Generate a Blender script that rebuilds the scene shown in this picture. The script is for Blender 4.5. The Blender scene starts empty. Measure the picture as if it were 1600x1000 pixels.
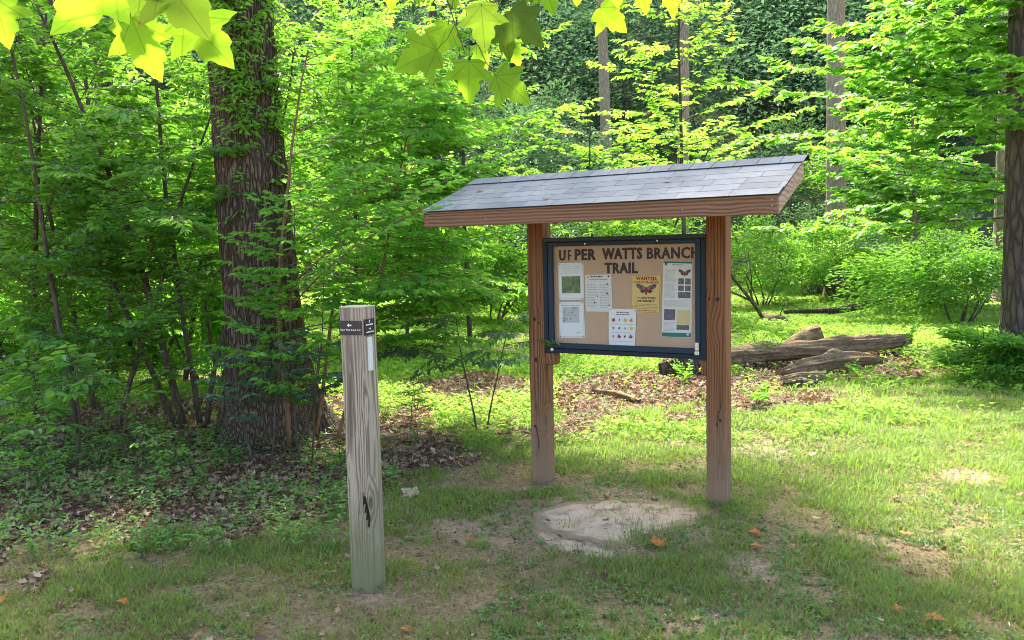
import bpy, math
import numpy as np
from mathutils import Vector, Matrix
sc = bpy.context.scene
COL = sc.collection
rng = np.random.default_rng(11)
pi = math.pi
SUN_EL, SUN_AZ = math.radians(57), math.radians(-8)      # azimuth measured from straight ahead towards the right

# ------------------------------------------------------------------ camera
CF, CP, CR, CH = 1302.0, math.radians(4.9), math.radians(1.32), 1.8535
cF = np.array([0, math.cos(CP), -math.sin(CP)])
_u0 = np.array([0, math.sin(CP), math.cos(CP)]); _r0 = np.array([1.0, 0, 0])
cU = _u0*math.cos(CR) + _r0*math.sin(CR); cR = _r0*math.cos(CR) - _u0*math.sin(CR)
cC = np.array([0, 0, CH])
def proj(P):
    d = np.asarray(P, float) - cC; z = d@cF
    return 800+CF*(d@cR)/z, 500-CF*(d@cU)/z
def ray(px, py): return cF + cR*(px-800)/CF + cU*(500-py)/CF
def at(px, py, Y):
    d = ray(px, py); return cC + d*(Y/d[1])
def gnd(px, py, z=0.0):
    d = ray(px, py); return cC + d*((z-CH)/d[2])
def gx(px, Y):
    X = (px-800)/CF*Y
    for _ in range(4):
        q = proj((X, Y, 0))[0]; q2 = proj((X+.1, Y, 0))[0]
        X += (px-q)/(q2-q)*.1
    return X
cam_d = bpy.data.cameras.new('camera'); cam = bpy.data.objects.new('camera', cam_d); COL.objects.link(cam)
cam_d.sensor_width = 36; cam_d.lens = 36*CF/1600; cam_d.clip_end = 600; cam_d.clip_start = 0.05
M = Matrix(((cR[0], cU[0], -cF[0], 0), (cR[1], cU[1], -cF[1], 0), (cR[2], cU[2], -cF[2], CH), (0, 0, 0, 1)))
cam.matrix_world = M
sc.camera = cam

# ------------------------------------------------------------------ objects
def tag(o, label=None, cat=None, group=None, kind=None):
    if label: o['label'] = label
    if cat: o['category'] = cat
    if group: o['group'] = group
    if kind: o['kind'] = kind
    return o
def empty(name, loc=(0, 0, 0), rz=0.0, parent=None):
    o = bpy.data.objects.new(name, None); COL.objects.link(o)
    o.location = loc; o.rotation_euler = (0, 0, rz); o.empty_display_size = .2
    if parent: o.parent = parent
    return o
def mesh_np(name, V, F, mat, parent=None, tone=None, smooth=False):
    """V (n,3); F = list of int arrays (m,k)"""
    V = np.ascontiguousarray(V, dtype=np.float32)
    if isinstance(F, np.ndarray): F = [F]
    F = [np.asarray(f, dtype=np.int32) for f in F if len(f)]
    me = bpy.data.meshes.new(name)
    me.vertices.add(len(V)); me.vertices.foreach_set('co', V.ravel())
    nl = sum(f.size for f in F); npoly = sum(len(f) for f in F)
    me.loops.add(nl); me.polygons.add(npoly)
    me.loops.foreach_set('vertex_index', np.concatenate([f.ravel() for f in F]))
    tot = np.concatenate([np.full(len(f), f.shape[1], np.int32) for f in F])
    st = np.concatenate([[0], np.cumsum(tot)[:-1]]).astype(np.int32)
    me.polygons.foreach_set('loop_start', st)
    me.polygons.foreach_set('loop_total', tot)
    me.polygons.foreach_set('use_smooth', np.full(npoly, bool(smooth)))
    if tone is not None:
        a = me.attributes.new('tone', 'FLOAT', 'POINT'); a.data.foreach_set('value', np.asarray(tone, np.float32))
    me.update(calc_edges=True)
    if mat: me.materials.append(mat)
    o = bpy.data.objects.new(name, me); COL.objects.link(o)
    if parent: o.parent = parent
    return o

class MB:
    """collects solids into one mesh"""
    def __init__(s): s.V = []; s.F = {}; s.n = 0; s.T = []
    def add(s, V, F, tone=0.5):
        V = np.asarray(V, float).reshape(-1, 3)
        for f in F: s.F.setdefault(len(f), []).append([i+s.n for i in f])
        s.V.append(V); s.T.append(np.full(len(V), tone)); s.n += len(V)
    def add_np(s, V, F, tone=0.5):
        s.V.append(V); s.T.append(np.full(len(V), tone) if np.isscalar(tone) else tone)
        s.F.setdefault(F.shape[1], []).append(F+s.n); s.n += len(V)
    def box(s, lo, hi, bev=0.0, tone=0.5, xf=None):
        x0, y0, z0 = lo; x1, y1, z1 = hi
        if bev <= 0:
            V = np.array([(x, y, z) for z in (z0, z1) for y in (y0, y1) for x in (x0, x1)], float)
            F = [(0, 2, 3, 1), (4, 5, 7, 6), (0, 1, 5, 4), (2, 6, 7, 3), (0, 4, 6, 2), (1, 3, 7, 5)]
        else:
            b = bev; V = []
            for z, zi in ((z0, z0+b), (z1, z1-b)):
                for y, yi in ((y0, y0+b), (y1, y1-b)):
                    for x, xi in ((x0, x0+b), (x1, x1-b)):
                        V += [(x, yi, zi), (xi, y, zi), (xi, yi, z)]
            V = np.array(V)
            def c(ix, iy, iz, k): return (iz*4+iy*2+ix)*3+k
            F = []
            F.append((c(0,0,0,0), c(0,0,1,0), c(0,1,1,0), c(0,1,0,0))); F.append((c(1,0,0,0), c(1,1,0,0), c(1,1,1,0), c(1,0,1,0)))
            F.append((c(0,0,0,1), c(1,0,0,1), c(1,0,1,1), c(0,0,1,1))); F.append((c(0,1,0,1), c(0,1,1,1), c(1,1,1,1), c(1,1,0,1)))
            F.append((c(0,0,0,2), c(0,1,0,2), c(1,1,0,2), c(1,0,0,2))); F.append((c(0,0,1,2), c(1,0,1,2), c(1,1,1,2), c(0,1,1,2)))
            for a in (0, 1):
                for b2 in (0, 1):
                    F.append((c(0,a,b2,1), c(1,a,b2,1), c(1,a,b2,2), c(0,a,b2,2)))
                    F.append((c(a,0,b2,0), c(a,1,b2,0), c(a,1,b2,2), c(a,0,b2,2)))
                    F.append((c(a,b2,0,0), c(a,b2,1,0), c(a,b2,1,1), c(a,b2,0,1)))
                    for c3 in (0, 1): F.append((c(a,b2,c3,0), c(a,b2,c3,1), c(a,b2,c3,2)))
        if xf is not None: V = xf(V)
        s.add(V, F, tone)
    def prism(s, pts, d, o=(0, 0, 0), ax=(1, 0, 0), ay=(0, 0, 1), az=(0, -1, 0), tone=.5):
        """2-D polygon pts in plane (ax,ay) from o, thickness d along az"""
        p = np.array(pts, float); o, ax, ay, az = map(lambda q: np.array(q, float), (o, ax, ay, az))
        A = o+p[:, :1]*ax+p[:, 1:]*ay; B = A+az*d; n = len(p)
        F = [tuple(range(n, 2*n)), tuple(range(n-1, -1, -1))]+[(i, (i+1) % n, n+(i+1) % n, n+i) for i in range(n)]
        s.add(np.vstack([A, B]), F, tone)
    def tube(s, P, R, k=6, tone=.5, cap=True, wob=0.0):
        P = np.asarray(P, float); R = np.broadcast_to(np.asarray(R, float), (len(P),))
        T = np.gradient(P, axis=0); T /= np.linalg.norm(T, axis=1, keepdims=True)+1e-9
        a = np.array([0, 0, 1.0]) if abs(T[0, 2]) < .9 else np.array([1.0, 0, 0])
        X = np.cross(T, a); X /= np.linalg.norm(X, axis=1, keepdims=True)+1e-9
        for i in range(1, len(X)):
            if X[i]@X[i-1] < 0: X[i] *= -1
        Y = np.cross(T, X); th = np.arange(k)/k*2*pi
        rr = R[:, None]*(1+(wob*(rng.random((len(P), k))-.5) if wob else 0))
        V = P[:, None]+rr[..., None]*(np.cos(th)[None, :, None]*X[:, None]+np.sin(th)[None, :, None]*Y[:, None])
        n = len(P); V = V.reshape(-1, 3)
        i = np.arange(n-1)[:, None]*k; j = np.arange(k)[None]; j2 = (j+1) % k
        F = np.stack([i+j, i+j2, i+k+j2, i+k+j], -1).reshape(-1, 4)
        s.add_np(V, F, tone)
        if cap:
            base = s.n-len(V)
            s.F.setdefault(k, []).append(np.array([[base+q for q in range(k)][::-1]])); s.F[k].append(np.array([[base+(n-1)*k+q for q in range(k)]]))
    def build(s, name, mat, parent=None, smooth=False):
        V = np.vstack(s.V); F = [np.vstack([np.atleast_2d(np.array(f)) for f in fs]) for k, fs in s.F.items()]
        return mesh_np(name, V, F, mat, parent, np.concatenate(s.T), smooth)

# ------------------------------------------------------------------ noise
def _h(ix, iy, seed):
    n = (ix.astype(np.int64)*374761393+iy.astype(np.int64)*668265263+seed*1274126177) & 0xffffffff
    n = ((n ^ (n >> 13))*1274126177) & 0xffffffff
    return ((n ^ (n >> 16)) & 0xffffff)/float(0xffffff)
def vnoise(x, y, seed=0):
    x = np.asarray(x, float); y = np.asarray(y, float)
    ix = np.floor(x); iy = np.floor(y); fx = x-ix; fy = y-iy
    fx = fx*fx*(3-2*fx); fy = fy*fy*(3-2*fy)
    a = _h(ix, iy, seed); b = _h(ix+1, iy, seed); c = _h(ix, iy+1, seed); d = _h(ix+1, iy+1, seed)
    return (a*(1-fx)+b*fx)*(1-fy)+(c*(1-fx)+d*fx)*fy
def fbm(x, y, seed=0, o=4):
    r = 0; a = .5; t = 0
    for i in range(o):
        r = r+a*vnoise(x*2**i+i*17.3, y*2**i-i*9.1, seed+i); t += a; a *= .5
    return r/t

# ------------------------------------------------------------------ materials
class NT:
    def __init__(s, name):
        s.m = bpy.data.materials.new(name); s.m.use_nodes = True; s.t = s.m.node_tree; s.t.nodes.clear()
        s.out = s.t.nodes.new('ShaderNodeOutputMaterial')
    def n(s, typ, ins=None, **kw):
        nd = s.t.nodes.new('ShaderNode'+typ)
        for k, v in kw.items(): setattr(nd, k, v)
        for k, v in (ins or {}).items():
            sk = nd.inputs[k]
            if isinstance(v, bpy.types.NodeSocket): s.t.links.new(v, sk)
            else: sk.default_value = v
        return nd
    def ramp(s, fac, stops, interp='LINEAR'):
        nd = s.n('ValToRGB', {'Fac': fac}); cr = nd.color_ramp; cr.interpolation = interp
        while len(cr.elements) < len(stops): cr.elements.new(.5)
        for e, (p, c) in zip(cr.elements, stops):
            e.position = p; e.color = (c, c, c, 1) if np.isscalar(c) else (*c, 1)
        return nd.outputs['Color']
    def mix(s, f, a, b, mode='MIX'):
        nd = s.n('Mix', data_type='RGBA', blend_type=mode)
        for i, v in ((0, f), (6, a), (7, b)):
            if isinstance(v, bpy.types.NodeSocket): s.t.links.new(v, nd.inputs[i])
            else: nd.inputs[i].default_value = v if np.isscalar(v) else (*v, 1)[:4]
        return nd.outputs[2]
    def math(s, op, a, b=0.0, c=0.0):
        nd = s.n('Math', operation=op)
        for i, v in enumerate((a, b, c)):
            if isinstance(v, bpy.types.NodeSocket): s.t.links.new(v, nd.inputs[i])
            else: nd.inputs[i].default_value = v
        return nd.outputs[0]
    def co(s, scale=(1, 1, 1), rot=(0, 0, 0), which='Object'):
        tc = s.n('TexCoord'); mp = s.n('Mapping', {'Vector': tc.outputs[which], 'Scale': scale, 'Rotation': rot}); return mp.outputs[0]
    def noise(s, vec, scale, detail=4, rough=.55, dist=0.0):
        return s.n('TexNoise', {'Vector': vec, 'Scale': scale, 'Detail': detail, 'Roughness': rough, 'Distortion': dist}).outputs['Fac']
    def bump(s, h, st=.4, d=.01):
        return s.n('Bump', {'Height': h, 'Strength': st, 'Distance': d}).outputs[0]
    def surf(s, sh): s.t.links.new(sh, s.out.inputs['Surface']); return s.m
    def principled(s, col, rough=.8, nrm=None, metal=0.0, spec=.5, **kw):
        ins = {'Base Color': col if isinstance(col, bpy.types.NodeSocket) else (*col, 1), 'Roughness': rough, 'Metallic': metal, 'Specular IOR Level': spec}
        if nrm is not None: ins['Normal'] = nrm
        ins.update(kw); return s.n('BsdfPrincipled', ins).outputs[0]
def flat(name, col, rough=.7, metal=0.0, spec=.4):
    t = NT(name); v = t.noise(t.co((1, 1, 1)), 60, 3)
    c = t.mix(t.math('MULTIPLY', v, .35), col, tuple(x*.6 for x in col))
    return t.surf(t.principled(c, rough, metal=metal, spec=spec))
def mat_leaf(name, c0, c1, tr, fac=.45, rough=.42, spec=.45):
    """tone attribute runs from colour c0 to c1"""
    t = NT(name); a = t.n('Attribute', attribute_name='tone').outputs['Fac']
    c = t.mix(a, c0, c1)
    tc = t.mix(a, tuple(x*.62 for x in tr), tr)
    p = t.principled(c, rough, spec=spec)
    tl = t.n('BsdfTranslucent', {'Color': tc}).outputs[0]
    return t.surf(t.n('MixShader', {0: fac, 1: p, 2: tl}).outputs[0])
def mat_bark(name, c0, c1, sx=9, sz=1.6, st=.8, d=.02, moss=None):
    t = NT(name); v = t.co((sx, sx, sz)); n1 = t.noise(v, 1.6, 6, .65, .6); n2 = t.noise(t.co((1, 1, .6)), 1.2, 3)
    ed = t.n('TexVoronoi', {'Vector': t.n('VectorMath', {0: v, 1: t.n('TexNoise', {'Vector': v, 'Scale': .7, 'Detail': 3}).outputs['Color']}, operation='ADD').outputs[0], 'Scale': 1.15}, feature='DISTANCE_TO_EDGE').outputs['Distance']
    pl_ = t.ramp(ed, [(.0, 0.0), (.22, 1.0)]); f = t.math('MULTIPLY', t.ramp(n1, [(.25, .25), (.66, 1.0)]), pl_)
    c = t.mix(f, c0, c1); n1 = t.math('ADD', t.math('MULTIPLY', n1, .4), pl_); c = t.mix(t.math('MULTIPLY', n2, .45), c, tuple(x*1.5 for x in c1))
    if moss is not None:
        mm = t.ramp(t.noise(t.co(), 2.2, 5), [(.5, 0.0), (.7, .8)]); c = t.mix(mm, c, moss)
    return t.surf(t.principled(c, .9, t.bump(n1, st, d), spec=.2))
def mat_wood(name, dark, light, axis='Z', s=1.0, rough=.75, stain=None, moss=None, knots=True, st=.35):
    t = NT(name); k = {'X': (.07, 1, 1), 'Y': (1, .07, 1), 'Z': (1, 1, .07)}[axis]
    tc = t.n('TexCoord').outputs['Object']
    w = t.noise(t.n('Mapping', {'Vector': tc, 'Scale': tuple(q*3*s for q in k)}).outputs[0], 1.6, 2)
    wv = t.n('Mapping', {'Vector': tc, 'Scale': tuple(q*s for q in k)}).outputs[0]
    vv = t.n('VectorMath', {0: wv, 1: t.n('CombineXYZ', {0: t.math('MULTIPLY', w, .09), 1: t.math('MULTIPLY', w, .07), 2: t.math('MULTIPLY', w, .08)}).outputs[0]}, operation='ADD').outputs[0]
    if knots:
        vo = t.n('TexVoronoi', {'Vector': t.n('Mapping', {'Vector': tc, 'Scale': tuple(4 if q == 1 else 2.2 for q in k)}).outputs[0], 'Scale': 1.0, 'Randomness': 1.0}).outputs['Distance']
        kn = t.ramp(vo, [(.03, 1.0), (.13, 0.0)])
        kd = t.math('MULTIPLY', t.ramp(vo, [(0.0, 1.0), (.35, 0.0)]), .05)
        vv = t.n('VectorMath', {0: vv, 1: t.n('CombineXYZ', {0: kd, 1: kd, 2: kd}).outputs[0]}, operation='ADD').outputs[0]
    ring = t.n('TexWave', {'Vector': vv, 'Scale': 15.0, 'Distortion': 3.5, 'Detail': 3.0, 'Detail Scale': 1.5}, wave_type='RINGS', rings_direction=axis).outputs['Fac']
    fine = t.noise(t.n('Mapping', {'Vector': tc, 'Scale': tuple(q*150*s if q == 1 else 3 for q in k)}).outputs[0], 1.0, 3)
    big = t.noise(t.n('Mapping', {'Vector': tc, 'Scale': tuple(q*2.5 if q == 1 else .8 for q in k)}).outputs[0], 1.7, 3)
    f = t.math('ADD', t.math('MULTIPLY', ring, .42), t.math('MULTIPLY', fine, .58))
    c = t.mix(t.ramp(f, [(.22, 0.0), (.66, 1.0)]), dark, light)
    c = t.mix(t.ramp(big, [(.4, 0.0), (.65, .45)]), c, tuple(x*.72 for x in light))
    if knots: c = t.mix(t.math('MULTIPLY', kn, .85), c, tuple(x*.35 for x in dark))
    z = t.n('SeparateXYZ', {0: tc}).outputs[2]
    if stain:   # weathering of its own: lower part of the post bleached or green
        zz, col, h = stain
        g = t.ramp(t.math('ADD', t.math('DIVIDE', t.math('SUBTRACT', z, zz), h), t.math('MULTIPLY', t.math('SUBTRACT', t.noise(tc, 9, 4), .5), .9)), [(0.0, .8), (1.0, 0.0)])
        c = t.mix(g, c, col)
    if moss:
        mm = t.ramp(t.noise(t.n('Mapping', {'Vector': tc, 'Scale': (5, 5, 2)}).outputs[0], 1.4, 5), [(.42, 0.0), (.68, .75)]); c = t.mix(mm, c, moss)
    return t.surf(t.principled(c, rough, t.bump(f, st, .003), spec=.25))
# ------------------------------------------------------------------ leaves
def tmpl_hex(w=.42, fold=.10, droop=.10):
    V = np.array([(0, 0, 0), (w*.42, .30, fold), (w*.40, .66, fold-droop*.5), (0, 1, -droop), (-w*.40, .66, fold-droop*.5), (-w*.42, .30, fold)], float)
    V[:, 0] *= 1.1
    return V, np.array([(0, 1, 2, 3), (0, 3, 4, 5)])
def tmpl_dia(w=.5, fold=.12):
    return np.array([(0, 0, 0), (w*.5, .45, fold), (0, 1, 0), (-w*.5, .45, fold)], float), np.array([(0, 1, 2), (0, 2, 3)])
def tmpl_full(w=.44, fold=.09, droop=.12):
    ys = [0, .18, .42, .68, .86, 1.0]; ws = [0, .36, .5, .4, .2, 0]
    V = [(0, 0, 0)]
    for y, q in list(zip(ys, ws))[1:-1]:
        z = -droop*y*y; V += [(q*w, y, z+fold*q*2), (0, y, z), (-q*w, y, z+fold*q*2)]
    V.append((0, 1, -droop)); F = [(0, 1, 2), (0, 2, 3)]
    for k in range(3):
        a = 1+3*k; b = a+3; F += [(a, b, b+1), (a, b+1, a+1), (a+1, b+1, b+2), (a+1, b+2, a+2)]
    F += [(10, 13, 11), (11, 13, 12)]
    return np.array(V, float), np.array(F)
HEX = tmpl_hex(); DIA = tmpl_dia(); FULL = tmpl_full()
def maple_outline(ser=True):
    # half outline, tip at top, petiole at origin
    h = [(0, 0), (.10, -.06), (.26, -.04), (.40, .03), (.36, .12), (.33, .17), (.47, .24), (.62, .40), (.50, .41), (.40, .45), (.30, .44), (.24, .47), (.27, .58), (.25, .68), (.17, .72), (.13, .82), (0, 1.0)]
    return np.array(h)
def tmpl_maple_s():
    V = [(0, 0, 0), (.38, .02, .04), (.27, .22, .05), (.58, .42, .04), (.22, .46, .05), (.22, .7, .0), (0, 1, -.08), (-.22, .7, 0), (-.22, .46, .05), (-.58, .42, .04), (-.27, .22, .05), (-.38, .02, .04), (0, .45, 0)]
    F = [(12, 0, 1), (12, 1, 2), (12, 2, 3), (12, 3, 4), (12, 4, 5), (12, 5, 6), (12, 6, 7), (12, 7, 8), (12, 8, 9), (12, 9, 10), (12, 10, 11), (12, 11, 0)]
    return np.array(V, float), np.array(F)
MAPLE = tmpl_maple_s()
def unit(v): return v/(np.linalg.norm(v, axis=-1, keepdims=True)+1e-9)
def scatter(tm, P, D, N, S, tone=None):
    V, F = tm; D = unit(D); X = unit(np.cross(D, N)); Z = np.cross(X, D)
    S = np.broadcast_to(np.asarray(S, float), (len(P),))[:, None, None]
    W = P[:, None]+S*(V[None, :, 0:1]*X[:, None]+V[None, :, 1:2]*D[:, None]+V[None, :, 2:3]*Z[:, None])
    n = len(V); FF = (F[None]+(np.arange(len(P))*n)[:, None, None]).reshape(-1, F.shape[1])
    if tone is None: tone = rng.random(len(P))
    return W.reshape(-1, 3), FF, np.repeat(tone, n)
class Lv:
    def __init__(s): s.P = []; s.D = []; s.N = []; s.S = []; s.T = []
    def add(s, P, D, N, S, T): s.P.append(P); s.D.append(D); s.N.append(N); s.S.append(S); s.T.append(T)
    def build(s, name, tm, mat, parent=None):
        P, D, N, S, T = (np.concatenate(q) for q in (s.P, s.D, s.N, s.S, s.T))
        V, F, t = scatter(tm, P, D, N, S, T); return mesh_np(name, V, F, mat, parent, t)
def twig_leaves(L, A, B, n, size, jit=.35, tone=(.2, .9), ang=50, pend=.1, up=(0, 0, 1)):
    """n leaves alternately along A->B lying in a roughly level spray"""
    T = unit(B-A); U = np.array(up, float); S = unit(np.cross(T, U)); ln = np.linalg.norm(B-A)
    t = (np.arange(n)+.4+rng.random(n)*.5)/n; sgn = np.where(np.arange(n) % 2, 1, -1)
    a = np.radians(ang+rng.normal(0, 14, n)); a[-1] *= .1
    D = T*np.cos(a)[:, None]+S*(sgn*np.sin(a))[:, None]; D[:, 2] -= pend+rng.random(n)*.25
    N = U+rng.normal(0, jit, (n, 3))
    P = A+T*ln*t[:, None]+rng.normal(0, .006, (n, 3))
    sz = size*(.65+.55*rng.random(n))*(1-.25*t)
    base = rng.uniform(*tone); L.add(P, D, N, sz, np.clip(base+rng.normal(0, .12, n), 0, 1))
def curve_pts(p0, d, L, n=5, rise=0.0, wob=.06):
    d = unit(np.array(d, float)); P = [np.array(p0, float)]
    for i in range(n):
        P.append(P[-1]+d*L/n); d = unit(d+np.array([rng.normal(0, wob), rng.normal(0, wob), rise/n+rng.normal(0, wob*.7)]))
    return np.array(P)
def interp(P, t):
    s = t*(len(P)-1); i = min(int(s), len(P)-2); f = s-i; return P[i]*(1-f)+P[i+1]*f
def stem_pts(base, H, lean=(0, 0), n=10, wob=.04, ends=None):
    P = [np.array(base, float)]; d = unit(np.array([lean[0], lean[1], 1.0]))
    for i in range(n):
        P.append(P[-1]+d*H/n); d = unit(d+np.array([rng.normal(0, wob), rng.normal(0, wob), .02]))
    return np.array(P)
def leafy(wood, lv, path, r0, nb, t0, t1, blen, belev=(10, 35), twl=.35, ntw=9, nlf=9, lsz=.08, bias=None, rise=-.15, jit=.35, tone=(.2, .9), r1=.3, sides=7, tb=.18, pend=.1, wsides=4, shape=None):
    """branches with level sprays of leaves along the stem 'path'"""
    R = r0*(1-(1-r1)*np.linspace(0, 1, len(path)))
    wood.tube(path, R, sides, .5, wob=.12)
    az = rng.random()*2*pi
    for i in range(nb):
        t = t0+(t1-t0)*(i+rng.random()*.8)/nb; p = interp(path, t)
        if bias is None: az += 2.4+rng.normal(0, .3); a = az
        else: a = math.radians(bias[0]+rng.uniform(-1, 1)*bias[1])
        el = math.radians(rng.uniform(*belev)); u = (t-t0)/(t1-t0+1e-6)
        Lb = blen*(shape(u) if shape else (1-.6*u))*rng.uniform(.7, 1.15)
        d = np.array([math.cos(a)*math.cos(el), math.sin(a)*math.cos(el), math.sin(el)])
        B = curve_pts(p, d, Lb, 6, rise); rb = max(r0*.22*(1-.5*u), .004)
        wood.tube(B, np.linspace(rb, max(rb*.25, .0025), 7), wsides)
        nt = max(3, int(ntw*Lb/blen+1))
        for j in range(nt):
            s = tb+(1-tb)*(j+.6*rng.random())/nt; q = interp(B, min(s, .999)); q2 = interp(B, min(s+.05, 1.0)); T = unit(q2-q) if s < .95 else unit(B[-1]-B[-2])
            S = unit(np.cross(T, [0, 0, 1.])); sg = 1 if j % 2 else -1; aa = math.radians(rng.uniform(35, 65)) if j < nt-1 else .1
            D = T*math.cos(aa)+S*sg*math.sin(aa)+np.array([0, 0, rng.normal(0, .16)])
            E = q+unit(D)*twl*rng.uniform(.6, 1.15)*(1-.35*s); E[2] -= .04*twl
            wood.tube(np.array([q, (q+E)/2+[0, 0, .01], E]), [.0035, .003, .0015], 3, cap=False)
            twig_leaves(lv, q, E, nlf, lsz, jit, tone, pend=pend)
def shrub_cloud(lv, c, rad, n, size, tone=(.1, .9), flat=.5, nclump=14):
    """many small leaf sprays gathered into uneven clumps"""
    c = np.array(c, float); rad = np.array(rad, float)
    for k in range(nclump):
        d = unit(rng.normal(0, 1, 3)); q = c+d*rad*rng.uniform(.25, 1.0); m = n//nclump
        rr = rad*rng.uniform(.22, .45); P = q+unit(rng.normal(0, 1, (m, 3)))*rr*(rng.random((m, 1))**.4); P[:, 2] += (q[2]-P[:, 2])*.35*flat
        D = unit(P-c+rng.normal(0, .5, (m, 3))*rad.mean()); D[:, 2] *= .4
        N = np.array([0, 0, 1])+rng.normal(0, .45, (m, 3)); b = rng.uniform(*tone)
        lv.add(P, D, N, size*(.6+.6*rng.random(m)), np.clip(b+rng.normal(0, .12, m), 0, 1))
# ------------------------------------------------------------------ kiosk
YAW = math.radians(29.918)
KL = np.array([.2241, 6.539, 0]); KE = np.array([math.cos(YAW), -math.sin(YAW), 0]); KN = np.array([-math.sin(YAW), -math.cos(YAW), 0])
SEP = 1.4167; PW = .14; hw = PW/2
M_POST = mat_wood('kiosk_post_wood', (.075, .031, .013), (.235, .102, .040), 'Z', 1.0, .72, stain=(.08, (.25, .165, .105), .75))
M_BOARD = mat_wood('fascia_wood', (.08, .036, .019), (.245, .128, .070), 'X', 1.0, .7)
M_RAKE = mat_wood('rake_wood', (.18, .11, .07), (.42, .30, .20), 'Y', 1.0, .7)
# local frame: x along board, -y towards the viewer, z up
kiosk = tag(empty('trail_kiosk', tuple(KL), -YAW), 'roofed wooden trail notice kiosk on two square posts with a shingled roof', 'notice kiosk')
M_SPLIT = flat('painted_split_shade', (.06, .04, .027), .95)  # dark colour painted in for the shade deep inside the splits
def rough_post(name, x, y, zb, zt, w, mat, parent, seed, crack=None, lean=(0, 0)):
    """square timber as a fine grid with grain relief, rounded arrises"""
    nz = 220; per = []
    b = .006; m = 17
    s = np.linspace(-w/2+b, w/2-b, m)
    for a in s: per.append((a, -w/2))
    for a in s: per.append((w/2, a))
    for a in s[::-1]: per.append((a, w/2))
    for a in s[::-1]: per.append((-w/2, a))
    per = np.array(per); k = len(per); z = np.linspace(zb, zt, nz)
    th = np.arange(k)*9/17
    nrm = np.concatenate([np.tile((0, -1), (m, 1)), np.tile((1, 0), (m, 1)), np.tile((0, 1), (m, 1)), np.tile((-1, 0), (m, 1))]).astype(float)
    TH, Z = np.meshgrid(th*1.0, z)
    d = (fbm(TH*.9+seed*31, Z*1.2, seed, 3)-.5)*.0035+(vnoise(TH*2.3+seed*7, Z*4, seed+5)-.5)*.0016
    if crack:
        for (ti, z0, z1, dep) in crack:
            u = np.clip((Z-z0)/(z1-z0), 0, 1); wv = ti+.9*np.sin(Z*16+seed); inside = np.exp(-((TH-wv)/(.55+12*max(0, dep-.02)))**2)*np.sin(pi*u)**.7*((Z > z0) & (Z < z1)); d = d-inside*dep
    V = np.zeros((nz, k, 3)); V[..., 0] = x+per[None, :, 0]+nrm[None, :, 0]*d+lean[0]*Z; V[..., 1] = y+per[None, :, 1]+nrm[None, :, 1]*d+lean[1]*Z; V[..., 2] = Z
    i = np.arange(nz-1)[:, None]*k; j = np.arange(k)[None]; j2 = (j+1) % k
    F = np.stack([i+j, i+j2, i+k+j2, i+k+j], -1).reshape(-1, 4)
    top = np.array([[(nz-1)*k+q for q in range(k)]])
    o = mesh_np(name, V.reshape(-1, 3), [F, top], mat, parent, None, False)
    if crack:
        o.data.materials.append(M_SPLIT); dd_ = d.ravel()[F].mean(1); o.data.polygons.foreach_set('material_index', np.append((dd_ < (-.012 if crack[0][3] > .02 else -.0072)).astype(np.int32), 0))
    return o
rough_post('post', 0, 0, -.12, 2.14, PW, M_POST, kiosk, 3, crack=((3.2, .05, .75, .010), (11.6, .5, 1.3, .010), (6.1, 1.2, 1.7, .008)))
rough_post('post', SEP, 0, -.12, 2.14, PW, M_POST, kiosk, 8, crack=((5.6, .25, 1.05, .010), (2.0, 1.3, 1.9, .008), (12.5, .3, 1.1, .010)))
M_KNOT = flat('dark_knot_wood', (.035, .014, .007), .8)
# roof dimensions
OL, OR, EA, EZ, FH = .5331, .5672, .7811, 2.0187, .1129
x0, x1 = -OL, SEP+OR; RT = 2.405
slope = math.atan2(RT-(EZ+FH), EA); cs, sn = math.cos(slope), math.sin(slope)
b = MB(); b.box((x0, -EA, EZ), (x1, -EA+.038, EZ+FH-.012), .003); b.build('fascia_board', M_BOARD, kiosk)
for xa in (x0, x1-.036):
    for sg in (-1,):
        r = MB(); zt_e = EZ+FH-.016; ye = EA-.04
        pts = [(ye, EZ+.002), (ye, zt_e), (.001, RT-.016-.0), (.001, RT-.016-.115)]
        r.prism([(p[0]*sg, p[1]) for p in (pts if sg < 0 else pts[::-1])], .036, (xa, 0, 0), (0, 1, 0), (0, 0, 1), (1, 0, 0))
        r.build('rake_board', M_RAKE, kiosk)
b = MB()
for sg in (-1,):   # plywood deck under the shingles
    pts = [(sg*EA, EZ+FH-.012), (sg*EA, EZ+FH-.001), (0, RT-.001), (0, RT-.013)]
    b.prism(pts if sg < 0 else pts[::-1], x1-x0-.0, (x0, 0, 0), (0, 1, 0), (0, 0, 1), (1, 0, 0))
b.build('roof_deck', flat('plywood', (.30, .19, .11)), kiosk)
b = MB(); b.box((x0+.04, -.030, 2.285), (x1-.04, .012, 2.385), .003); b.build('ridge_beam', M_BOARD, kiosk)
b = MB(); b.box((-.25, -.045, 2.15), (SEP+.25, .045, 2.28), .003); b.build('header_beam', M_BOARD, kiosk)
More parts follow.
